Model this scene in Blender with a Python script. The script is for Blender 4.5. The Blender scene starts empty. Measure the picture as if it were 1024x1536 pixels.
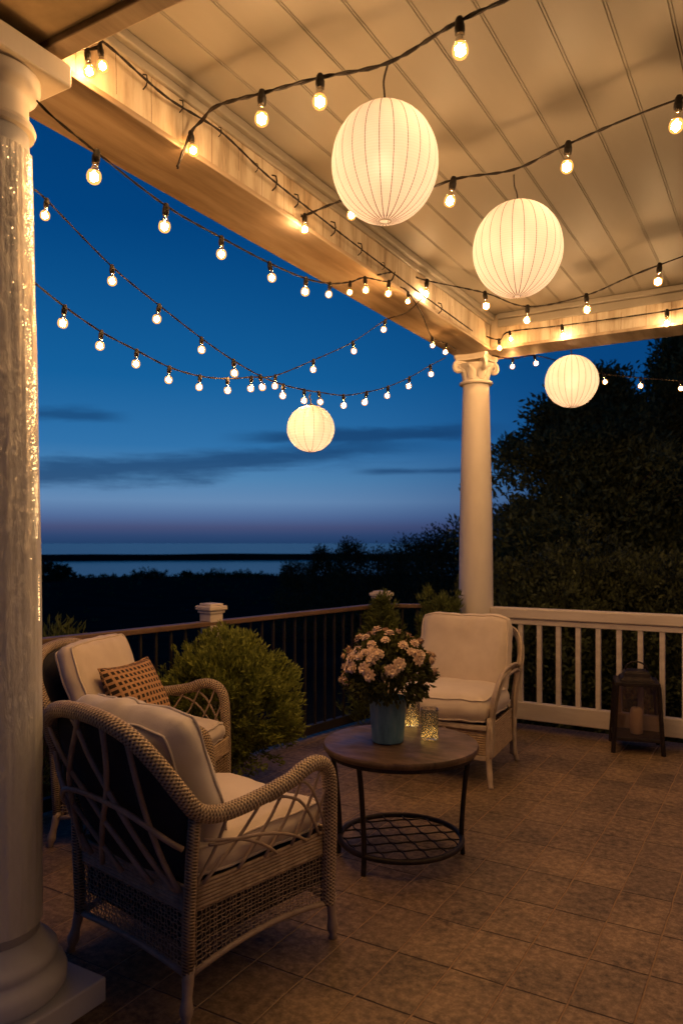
import bpy, bmesh, math, random
from mathutils import Vector, Matrix, noise
random.seed(7)
PI = math.pi
SC = bpy.context.scene
COL = SC.collection
V = Vector

# ------------------------------------------------------------------ camera frame
# World axes follow the porch: +Y runs along the left beam, +X along the far beam.
FPX, HOR, CX, EYE = 1130.0, 815.0, 512.0, 1.5
ANG = math.atan(668 / 1130)
FW = V((-math.sin(ANG), math.cos(ANG), 0)); RT = V((math.cos(ANG), math.sin(ANG), 0)); UP = V((0, 0, 1))
def cam(x, y, z=0.0):                    # metres right / ahead of the eye, height above floor
    return FW * y + RT * x + UP * z
def at(px, py, d):
    return FW * d + RT * (px - CX) / FPX * d + UP * (EYE + (HOR - py) / FPX * d)
def dir2(cx, cy):
    return (FW * cy + RT * cx).normalized()
def depth_x(px, x):                      # depth at which a viewing line meets the plane X = x
    return x / (FW.x + RT.x * (px - CX) / FPX)
def depth_y(px, y):
    return y / (FW.y + RT.y * (px - CX) / FPX)
def depth_z(py, z):
    return (z - EYE) * FPX / (HOR - py)

# ------------------------------------------------------------------ node helpers
def new_mat(name):
    m = bpy.data.materials.new(name); m.use_nodes = True
    nt = m.node_tree; b = nt.nodes['Principled BSDF']
    return m, nt, b
def nd(nt, t, ins=None, **kw):
    n = nt.nodes.new(t)
    for k, v in kw.items(): setattr(n, k, v)
    if ins:
        for k, v in ins.items():
            if isinstance(v, bpy.types.NodeSocket): nt.links.new(v, n.inputs[k])
            else: n.inputs[k].default_value = v
    return n
def rgb(c): return (c[0], c[1], c[2], 1.0)
def ramp(nt, fac, stops, interp='LINEAR'):
    r = nd(nt, 'ShaderNodeValToRGB', {0: fac}); e = r.color_ramp.elements; r.color_ramp.interpolation = interp
    while len(e) < len(stops): e.new(0.5)
    for i, (p, c) in enumerate(stops): e[i].position = p; e[i].color = rgb(c)
    return r.outputs[0]
def mth(nt, op, a, b=None, c=None):
    n = nd(nt, 'ShaderNodeMath', operation=op)
    for i, v in enumerate((a, b, c)):
        if v is None: continue
        if isinstance(v, bpy.types.NodeSocket): nt.links.new(v, n.inputs[i])
        else: n.inputs[i].default_value = v
    return n.outputs[0]
def mixc(nt, fac, a, b, blend='MIX'):
    n = nd(nt, 'ShaderNodeMix', data_type='RGBA', blend_type=blend)
    for i, v in ((0, fac), (6, a), (7, b)):
        if isinstance(v, bpy.types.NodeSocket): nt.links.new(v, n.inputs[i])
        else: n.inputs[i].default_value = v if i == 0 else rgb(v)
    return n.outputs[2]
def objco(nt, scale=(1, 1, 1), rot=(0, 0, 0), gen='Object'):
    t = nd(nt, 'ShaderNodeTexCoord')
    return nd(nt, 'ShaderNodeMapping', {0: t.outputs[gen], 'Scale': scale, 'Rotation': rot}).outputs[0]
def bump(nt, b, h, strength=.3, dist=.01):
    n = nd(nt, 'ShaderNodeBump', {'Height': h, 'Strength': strength, 'Distance': dist})
    nt.links.new(n.outputs[0], b.inputs['Normal'])
def mottled(name, c1, c2, scale=8, rough=.6, bmp=.15, dist=.005, stretch=(1, 1, 1), detail=6, metallic=0, c3=None, sheen=0, fine=0, spec=None):
    m, nt, b = new_mat(name)
    co = objco(nt, stretch)
    n = nd(nt, 'ShaderNodeTexNoise', {'Vector': co, 'Scale': scale, 'Detail': detail, 'Roughness': .6})
    st = [(.3, c1), (.7, c2)] if c3 is None else [(.28, c1), (.55, c2), (.75, c3)]
    nt.links.new(ramp(nt, n.outputs[0], st), b.inputs['Base Color'])
    b.inputs['Roughness'].default_value = rough; b.inputs['Metallic'].default_value = metallic
    if sheen: b.inputs['Sheen Weight'].default_value = sheen
    h = n.outputs[0]
    if fine:
        n2 = nd(nt, 'ShaderNodeTexNoise', {'Vector': co, 'Scale': fine, 'Detail': 2})
        h = mth(nt, 'MULTIPLY_ADD', n2.outputs[0], .5, h)
    if bmp: bump(nt, b, h, bmp, dist)
    if spec is not None: b.inputs['Specular IOR Level'].default_value = spec
    return m
def emit(name, col, s):
    m, nt, b = new_mat(name); nt.nodes.remove(b)
    e = nd(nt, 'ShaderNodeEmission', {0: rgb(col), 1: s})
    nt.links.new(e.outputs[0], nt.nodes['Material Output'].inputs[0]); return m

WARM = (1.0, .60, .285)
BULB_S, LANT_S = 1300.0, 60.0

# ------------------------------------------------------------------ materials
MAT = {}
def mk_tiles():
    m, nt, b = new_mat('terracotta_tiles')
    t = nd(nt, 'ShaderNodeTexCoord')
    wob = nd(nt, 'ShaderNodeTexNoise', {'Vector': t.outputs['Object'], 'Scale': 5.0, 'Detail': 3})
    off = nd(nt, 'ShaderNodeVectorMath', {0: wob.outputs[1], 1: (.5, .5, .5)}, operation='SUBTRACT')
    sc = nd(nt, 'ShaderNodeVectorMath', {0: off.outputs[0], 'Scale': .014}, operation='SCALE')
    co = nd(nt, 'ShaderNodeVectorMath', {0: t.outputs['Object'], 1: sc.outputs[0]}, operation='ADD').outputs[0]
    def brick(ms, sm):
        return nd(nt, 'ShaderNodeTexBrick', {'Vector': co, 'Color1': rgb((0, 0, 0)), 'Color2': rgb((1, 1, 1)), 'Mortar': rgb((.5, .5, .5)), 'Scale': 1.0,
            'Mortar Size': ms, 'Mortar Smooth': sm, 'Brick Width': .205, 'Row Height': .31}, offset=0.0, squash=1.0)
    br = brick(.003, .25)
    n1 = nd(nt, 'ShaderNodeTexNoise', {'Vector': co, 'Scale': 3.2, 'Detail': 8, 'Roughness': .65})
    n2 = nd(nt, 'ShaderNodeTexNoise', {'Vector': co, 'Scale': 30, 'Detail': 9, 'Roughness': .76})
    c = ramp(nt, n2.outputs[0], [(.38, (.045, .030, .016)), (.5, (.19, .132, .074)), (.61, (.38, .275, .162))])
    c = mixc(nt, .42, c, ramp(nt, n1.outputs[0], [(.40, (.075, .048, .027)), (.60, (.28, .19, .11))]))
    sep = nd(nt, 'ShaderNodeSeparateColor', {0: br.outputs[0]})
    c = mixc(nt, .55, c, ramp(nt, sep.outputs[0], [(0, (.58, .57, .56)), (1, (1.22, 1.14, 1.03))]), 'MULTIPLY')
    # long joints: pale sanded grout, cross joints: dark worn grout
    sx = nd(nt, 'ShaderNodeSeparateXYZ', {0: co})
    fx = mth(nt, 'ABSOLUTE', mth(nt, 'SUBTRACT', mth(nt, 'FRACT', mth(nt, 'ADD', mth(nt, 'DIVIDE', sx.outputs[0], .205), .5)), .5))
    pale = mth(nt, 'LESS_THAN', fx, .016)
    g = mixc(nt, pale, (.030, .017, .010), (.40, .26, .125))
    c = mixc(nt, br.outputs['Fac'], c, g)
    nt.links.new(c, b.inputs['Base Color'])
    nt.links.new(ramp(nt, n2.outputs[0], [(.3, (.62,) * 3), (.75, (.36,) * 3)]), b.inputs['Roughness'])
    h = mth(nt, 'SUBTRACT', mth(nt, 'MULTIPLY', n2.outputs[0], .35), brick(.005, 1.0).outputs['Fac'])
    bump(nt, b, h, .8, .007); return m
MAT['tiles'] = mk_tiles()
MAT['ceiling'] = mottled('painted_ceiling', (.205, .183, .147), (.25, .225, .183), 2.2, .58, .06, .004, (1, .25, 1), 8)
def mk_beam(name, seam_axis):
    m, nt, b = new_mat(name)
    co = objco(nt)
    st = (6, 6, 1.2)
    n1 = nd(nt, 'ShaderNodeTexNoise', {'Vector': objco(nt, st), 'Scale': 1.6, 'Detail': 7, 'Roughness': .62})
    n2 = nd(nt, 'ShaderNodeTexNoise', {'Vector': co, 'Scale': 3.0, 'Detail': 4})
    c = ramp(nt, n1.outputs[0], [(.30, (.17, .12, .075)), (.43, (.36, .295, .21)), (.55, (.44, .38, .29)), (.75, (.52, .46, .37))])
    s = nd(nt, 'ShaderNodeSeparateXYZ', {0: co}).outputs[seam_axis]
    w = mth(nt, 'MULTIPLY_ADD', n2.outputs[0], .025, s)
    fr = mth(nt, 'FRACT', mth(nt, 'DIVIDE', w, .175))
    crack = mth(nt, 'MULTIPLY', mth(nt, 'LESS_THAN', fr, .022), mth(nt, 'GREATER_THAN', n2.outputs[0], .40))
    c = mixc(nt, mth(nt, 'MULTIPLY', crack, .8), c, (.13, .075, .035))
    n3 = nd(nt, 'ShaderNodeTexNoise', {'Vector': objco(nt, (9, 9, .9)), 'Scale': 2.6, 'Detail': 6, 'Roughness': .7})
    c = mixc(nt, .5, c, ramp(nt, n3.outputs[0], [(.36, (.50, .42, .33)), (.47, (.92, .9, .87)), (.6, (1.05, 1.05, 1.05))]), 'MULTIPLY')
    nt.links.new(c, b.inputs['Base Color']); b.inputs['Roughness'].default_value = .5
    bump(nt, b, mth(nt, 'SUBTRACT', n1.outputs[0], crack), .35, .006); return m
MAT['beam_y'] = mk_beam('aged_beam_boards_along', 1)
MAT['beam_x'] = mk_beam('aged_beam_boards_across', 0)
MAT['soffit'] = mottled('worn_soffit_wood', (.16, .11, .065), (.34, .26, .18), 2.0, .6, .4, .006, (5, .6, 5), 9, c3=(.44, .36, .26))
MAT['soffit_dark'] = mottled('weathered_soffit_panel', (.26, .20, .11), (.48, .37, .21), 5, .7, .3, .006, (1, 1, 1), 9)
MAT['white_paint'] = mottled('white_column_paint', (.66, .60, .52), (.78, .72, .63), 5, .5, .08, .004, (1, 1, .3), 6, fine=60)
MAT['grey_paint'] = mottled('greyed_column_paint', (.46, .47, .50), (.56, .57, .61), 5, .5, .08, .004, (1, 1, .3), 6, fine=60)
MAT['rail_paint'] = mottled('white_rail_paint', (.58, .51, .43), (.72, .65, .56), 4, .5, .1, .003, (1, 5, 5), 6)
MAT['brown_rail'] = mottled('brown_rail_wood', (.10, .06, .035), (.18, .11, .062), 4, .5, .2, .003, (6, .6, 6))
MAT['dark_iron'] = mottled('dark_iron', (.014, .011, .010), (.045, .032, .026), 22, .5, .2, .002, metallic=.55)
MAT['dark_wood'] = mottled('dark_railing_bars', (.010, .008, .007), (.022, .017, .014), 6, .6, .1)
MAT['cushion'] = mottled('cream_canvas', (.62, .53, .43), (.72, .63, .52), 6, .85, .3, .004, detail=5, sheen=.3, fine=420)
MAT['cushion_grey'] = mottled('grey_canvas', (.50, .46, .43), (.60, .55, .51), 6, .85, .3, .004, detail=5, sheen=.3, fine=420)
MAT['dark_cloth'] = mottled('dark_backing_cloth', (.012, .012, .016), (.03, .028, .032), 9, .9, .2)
MAT['reed'] = mottled('bare_reed', (.28, .21, .155), (.46, .36, .27), 12, .55, .2, .002)
MAT['cable'] = mottled('black_cable', (.010, .008, .007), (.026, .020, .016), 30, .8, .0, spec=.15)
MAT['socket'] = mottled('black_socket', (.008, .007, .006), (.020, .016, .013), 60, .6, .2, .001, spec=.2)
MAT['white_wicker'] = mottled('whitewashed_reed', (.34, .26, .18), (.60, .50, .38), 14, .6, .4, .003, (1, 1, 1), 7)
def mk_wicker(name, lo, mid, hi, nu, nv):
    m, nt, b = new_mat(name)
    uv = nd(nt, 'ShaderNodeTexCoord').outputs['UV']; s = nd(nt, 'ShaderNodeSeparateXYZ', {0: uv})
    nz = nd(nt, 'ShaderNodeTexNoise', {'Vector': objco(nt), 'Scale': 55.0, 'Detail': 3})
    n2 = nd(nt, 'ShaderNodeTexNoise', {'Vector': objco(nt), 'Scale': 9.0, 'Detail': 3})
    u = mth(nt, 'MULTIPLY_ADD', nz.outputs[0], .9, mth(nt, 'MULTIPLY', s.outputs[0], nu * 2 * PI))
    u = mth(nt, 'MULTIPLY_ADD', s.outputs[1], 2 * PI * 2, u)
    v = mth(nt, 'MULTIPLY', s.outputs[1], nv * 2 * PI)
    v = mth(nt, 'MULTIPLY_ADD', nz.outputs[0], 1.0, v)
    h = mth(nt, 'MULTIPLY', mth(nt, 'SINE', u), mth(nt, 'SINE', v))
    h = mth(nt, 'MULTIPLY_ADD', h, .5, .5)
    h = mth(nt, 'MULTIPLY_ADD', mth(nt, 'SUBTRACT', nz.outputs[0], .5), .5, h)
    c = ramp(nt, h, [(.10, lo), (.30, mid), (.70, hi)])
    c = mixc(nt, .5, c, ramp(nt, n2.outputs[0], [(.3, (.55, .5, .45)), (.7, (1.1, 1.05, 1))]), 'MULTIPLY')
    nt.links.new(c, b.inputs['Base Color']); b.inputs['Roughness'].default_value = .55
    bump(nt, b, h, .9, .006); return m
MAT['wicker'] = mk_wicker('woven_wicker', (.02, .011, .006), (.34, .25, .155), (.58, .465, .32), 72, 8)
MAT['wicker_dim'] = mk_wicker('wrapped_wicker', (.05, .035, .022), (.27, .195, .12), (.50, .385, .255), 95, 3)
MAT['strand'] = mottled('wicker_strands', (.26, .19, .125), (.50, .38, .26), 26, .6, .0)
MAT['strand_pale'] = mottled('pale_wicker_strands', (.36, .25, .14), (.58, .43, .26), 26, .6, .0)
def mk_table():
    m, nt, b = new_mat('worn_table_wood')
    n = nd(nt, 'ShaderNodeTexNoise', {'Vector': objco(nt, (3, 14, 3), (0, 0, .5)), 'Scale': 2.2, 'Detail': 9, 'Roughness': .65})
    n2 = nd(nt, 'ShaderNodeTexNoise', {'Vector': objco(nt), 'Scale': 7, 'Detail': 5})
    c = ramp(nt, n.outputs[0], [(.3, (.045, .028, .017)), (.5, (.12, .075, .043)), (.7, (.20, .13, .076))])
    c = mixc(nt, .5, c, ramp(nt, n2.outputs[0], [(.35, (.45, .42, .40)), (.6, (1, 1, 1))]), 'MULTIPLY')
    nt.links.new(c, b.inputs['Base Color'])
    nt.links.new(ramp(nt, n2.outputs[0], [(.35, (.6,) * 3), (.65, (.33,) * 3)]), b.inputs['Roughness'])
    bump(nt, b, n.outputs[0], .35, .004); return m
MAT['table'] = mk_table()
MAT['blue_zinc'] = mottled('blue_painted_zinc', (.045, .125, .19), (.105, .235, .33), 9, .5, .25, .004, (3, 3, 1), 8, c3=(.19, .29, .34))
MAT['soil'] = mottled('potting_soil', (.02, .013, .009), (.05, .035, .022), 60, .95, .5)
def mk_leaf(name, lo, hi, trans=.25):
    m, nt, b = new_mat(name)
    g = nd(nt, 'ShaderNodeNewGeometry')
    n = nd(nt, 'ShaderNodeTexNoise', {'Vector': objco(nt), 'Scale': 4.0, 'Detail': 3})
    f = mth(nt, 'MULTIPLY_ADD', g.outputs['Random Per Island'], .6, mth(nt, 'MULTIPLY', n.outputs[0], .5))
    c = ramp(nt, f, [(.15, lo), (.85, hi)])
    nt.links.new(c, b.inputs['Base Color']); b.inputs['Roughness'].default_value = .6; b.inputs['Specular IOR Level'].default_value = .15
    t = nd(nt, 'ShaderNodeBsdfTranslucent', {0: c})
    mx = nd(nt, 'ShaderNodeMixShader', {0: trans, 1: b.outputs[0], 2: t.outputs[0]})
    nt.links.new(mx.outputs[0], nt.nodes['Material Output'].inputs[0]); return m
MAT['bush'] = mk_leaf('yellow_green_sprays', (.075, .105, .02), (.33, .37, .075))
MAT['conifer'] = mk_leaf('conifer_sprays', (.05, .07, .02), (.18, .21, .06))
MAT['mum_leaf'] = mk_leaf('flower_foliage', (.035, .045, .014), (.13, .14, .045))
MAT['pine'] = mk_leaf('pine_needles', (.05, .066, .022), (.22, .25, .085), .2)
MAT['far_leaf'] = mk_leaf('dusky_foliage', (.028, .036, .016), (.12, .14, .055), .15)
MAT['bark'] = mottled('bark', (.03, .02, .013), (.08, .055, .036), 9, .9, .6, .02, (4, 4, 1))
MAT['petal'] = mottled('peach_petals', (.54, .37, .25), (.80, .64, .48), 34, .6, .3, .004, detail=4)
MAT['wax'] = mottled('candle_wax', (.62, .50, .40), (.70, .58, .48), 5, .5, .05)
def mk_paper(name, wires, wirew, fine, dotted):
    m, nt, b = new_mat(name)
    uv = nd(nt, 'ShaderNodeTexCoord').outputs['UV']; s = nd(nt, 'ShaderNodeSeparateXYZ', {0: uv})
    fu = mth(nt, 'ABSOLUTE', mth(nt, 'SUBTRACT', mth(nt, 'FRACT', mth(nt, 'MULTIPLY', s.outputs[0], wires)), .5))
    rad = mth(nt, 'MAXIMUM', mth(nt, 'SINE', mth(nt, 'MULTIPLY', s.outputs[1], PI)), .12)
    fu = mth(nt, 'MULTIPLY', fu, rad)
    rows = mth(nt, 'SINE', mth(nt, 'MULTIPLY', s.outputs[1], fine * 2 * PI))
    wob = mth(nt, 'MULTIPLY_ADD', rows, wirew * dotted, wirew)
    line = mth(nt, 'LESS_THAN', fu, wob)
    n = nd(nt, 'ShaderNodeTexNoise', {'Vector': objco(nt), 'Scale': 6.0, 'Detail': 4})
    c = ramp(nt, n.outputs[0], [(.3, (.82, .74, .66)), (.7, (.90, .83, .76))])
    c = mixc(nt, mth(nt, 'MULTIPLY_ADD', rows, .07, .07), c, (.55, .42, .28))
    c = mixc(nt, mth(nt, 'MULTIPLY', line, .92), c, (.07, .032, .012))
    rf_ = nd(nt, 'ShaderNodeBsdfRefraction', {0: c, 'Roughness': .9, 'IOR': 1.25}); d = nd(nt, 'ShaderNodeBsdfDiffuse', {0: c}); t = nd(nt, 'ShaderNodeBsdfTranslucent', {0: c})
    bp = nd(nt, 'ShaderNodeBump', {'Height': rows, 'Strength': .25, 'Distance': .003})
    nt.links.new(bp.outputs[0], d.inputs['Normal'])
    mx = nd(nt, 'ShaderNodeMixShader', {0: .55, 1: d.outputs[0], 2: t.outputs[0]})
    mx = nd(nt, 'ShaderNodeMixShader', {0: .010, 1: mx.outputs[0], 2: rf_.outputs[0]})
    nt.nodes.remove(b); nt.links.new(mx.outputs[0], nt.nodes['Material Output'].inputs[0]); return m
MAT['paper'] = mk_paper('ribbed_paper', 24, .026, 62, .15)
MAT['paper_plain'] = mk_paper('plain_paper', 14, .016, 24, .2)
MAT['bulb_core'] = emit('bulb_filament_glow', WARM, BULB_S)
MAT['bulb_core_small'] = emit('small_bulb_filament_glow', (1.0, .50, .17), BULB_S * .9)
MAT['lantern_core'] = emit('lantern_bulb_glow', (1.0, .64, .385), LANT_S)
def mk_glow_glass():
    m, nt, b = new_mat('glowing_bulb_glass'); nt.nodes.remove(b)
    e = nd(nt, 'ShaderNodeEmission', {0: rgb((1.0, .43, .09)), 1: 2.0})
    t = nd(nt, 'ShaderNodeBsdfTransparent', {0: (1, .96, .9, 1)})
    mx = nd(nt, 'ShaderNodeMixShader', {0: .6, 1: t.outputs[0], 2: e.outputs[0]})
    nt.links.new(mx.outputs[0], nt.nodes['Material Output'].inputs[0]); m.cycles.emission_sampling = 'NONE'; return m
def mk_clear(name, tint, gl, rough=.05):
    m, nt, b = new_mat(name); nt.nodes.remove(b)
    g = nd(nt, 'ShaderNodeBsdfGlossy', {0: (1, 1, 1, 1), 'Roughness': rough}); t = nd(nt, 'ShaderNodeBsdfTransparent', {0: rgb(tint)})
    fr = nd(nt, 'ShaderNodeFresnel', {0: 1.45})
    f = mth(nt, 'MULTIPLY_ADD', fr.outputs[0], gl, .03)
    mx = nd(nt, 'ShaderNodeMixShader', {0: f, 1: t.outputs[0], 2: g.outputs[0]})
    nt.links.new(mx.outputs[0], nt.nodes['Material Output'].inputs[0]); return m
MAT['bulb_glass'] = mk_glow_glass()
MAT['bulb_neck'] = mk_clear('clear_bulb_neck', (.95, .85, .68), 1.0)
MAT['jar_glass'] = mk_clear('jar_glass', (.93, .86, .78), .9)
def mk_frost():
    m, nt, b = new_mat('frosted_jar_glass'); nt.nodes.remove(b)
    g = nd(nt, 'ShaderNodeBsdfGlossy', {0: (1, 1, 1, 1), 'Roughness': .15}); t = nd(nt, 'ShaderNodeBsdfTransparent', {0: (.97, .92, .85, 1)})
    l = nd(nt, 'ShaderNodeBsdfTranslucent', {0: (.85, .75, .62, 1)}); n = nd(nt, 'ShaderNodeTexNoise', {'Vector': objco(nt), 'Scale': 60.0, 'Detail': 4})
    m1 = nd(nt, 'ShaderNodeMixShader', {0: ramp(nt, n.outputs[0], [(.4, (.10,) * 3), (.65, (.34,) * 3)]), 1: t.outputs[0], 2: l.outputs[0]})
    mx = nd(nt, 'ShaderNodeMixShader', {0: mth(nt, 'MULTIPLY_ADD', nd(nt, 'ShaderNodeFresnel', {0: 1.45}).outputs[0], .8, .03), 1: m1.outputs[0], 2: g.outputs[0]})
    nt.links.new(mx.outputs[0], nt.nodes['Material Output'].inputs[0]); return m
MAT['jar_glass'] = mk_frost()
MAT['lantern_glass'] = mk_clear('dusty_lantern_glass', (.95, .90, .82), .7, .08)
MAT['fairy'] = emit('fairy_light_glow', (1.0, .62, .16), 9.0)
MAT['sparkle_glow'] = emit('sparkle_speck_glow', (1.0, .60, .24), 7.0); MAT['sparkle_glow'].cycles.emission_sampling = 'NONE'; MAT['fairy'].cycles.emission_sampling = 'NONE'
MAT['fairy_dim'] = mottled('gold_glitter', (.30, .17, .05), (.60, .38, .12), 90, .3, .4, metallic=.8)
def mk_sheer():
    m, nt, b = new_mat('crinkled_sheer_wrap'); nt.nodes.remove(b)
    n = nd(nt, 'ShaderNodeTexNoise', {'Vector': objco(nt, (9, 9, 2.2)), 'Scale': 2.6, 'Detail': 8, 'Roughness': .72, 'Distortion': .8})
    bp = nd(nt, 'ShaderNodeBump', {'Height': n.outputs[0], 'Strength': .4, 'Distance': .02})
    vo = nd(nt, 'ShaderNodeTexVoronoi', {'Vector': objco(nt, (1, 1, .6)), 'Scale': 105.0})
    dv = nd(nt, 'ShaderNodeVectorMath', {0: vo.outputs['Color'], 1: (.5, .5, .5)}, operation='SUBTRACT')
    ds = nd(nt, 'ShaderNodeVectorMath', {0: dv.outputs[0], 'Scale': .85}, operation='SCALE')
    ad = nd(nt, 'ShaderNodeVectorMath', {0: bp.outputs[0], 1: ds.outputs[0]}, operation='ADD')
    fn = nd(nt, 'ShaderNodeVectorMath', {0: ad.outputs[0]}, operation='NORMALIZE')
    g = nd(nt, 'ShaderNodeBsdfGlossy', {0: (.95, .88, .78, 1), 'Roughness': .22, 'Normal': fn.outputs[0]})
    c = ramp(nt, n.outputs[0], [(.3, (.68, .69, .71)), (.5, (.72, .73, .75)), (.64, (.77, .78, .80))])
    d = nd(nt, 'ShaderNodeBsdfDiffuse', {0: c, 'Normal': bp.outputs[0]})
    t = nd(nt, 'ShaderNodeBsdfTransparent', {0: (1, 1, 1, 1)})
    m1 = nd(nt, 'ShaderNodeMixShader', {0: .16, 1: d.outputs[0], 2: g.outputs[0]})
    m2 = nd(nt, 'ShaderNodeMixShader', {0: .75, 1: t.outputs[0], 2: m1.outputs[0]})
    nt.links.new(m2.outputs[0], nt.nodes['Material Output'].inputs[0]); return m
MAT['sheer'] = mk_sheer()
def mk_plaid():
    m, nt, b = new_mat('basket_weave_cloth')
    uv = nd(nt, 'ShaderNodeTexCoord').outputs['UV']; s = nd(nt, 'ShaderNodeSeparateXYZ', {0: uv})
    a = mth(nt, 'FRACT', mth(nt, 'MULTIPLY', s.outputs[0], 13)); c_ = mth(nt, 'FRACT', mth(nt, 'MULTIPLY', s.outputs[1], 13))
    dark = mth(nt, 'MULTIPLY', mth(nt, 'GREATER_THAN', a, .42), mth(nt, 'GREATER_THAN', c_, .42))
    n = nd(nt, 'ShaderNodeTexNoise', {'Vector': objco(nt), 'Scale': 90, 'Detail': 2})
    c = mixc(nt, dark, (.46, .27, .13), (.028, .016, .010))
    c = mixc(nt, .4, c, ramp(nt, n.outputs[0], [(.3, (.5, .5, .5)), (.7, (1.2, 1.2, 1.2))]), 'MULTIPLY')
    nt.links.new(c, b.inputs['Base Color']); b.inputs['Roughness'].default_value = .9
    bump(nt, b, n.outputs[0], .4, .003); return m
MAT['plaid'] = mk_plaid()
MAT['ground'] = mottled('dune_ground', (.018, .019, .016), (.038, .037, .03), .35, .95, .4, .1, detail=10, spec=0.0)
def mk_sea():
    m, nt, b = new_mat('sea_water')
    n = nd(nt, 'ShaderNodeTexNoise', {'Vector': objco(nt, (.5, .12, 1), (0, 0, .5)), 'Scale': .35, 'Detail': 5})
    b.inputs['Base Color'].default_value = (.004, .016, .036, 1); b.inputs['Roughness'].default_value = .22
    b.inputs['IOR'].default_value = 1.33
    bump(nt, b, n.outputs[0], .25, .3); return m
MAT['sea'] = mk_sea()

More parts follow.
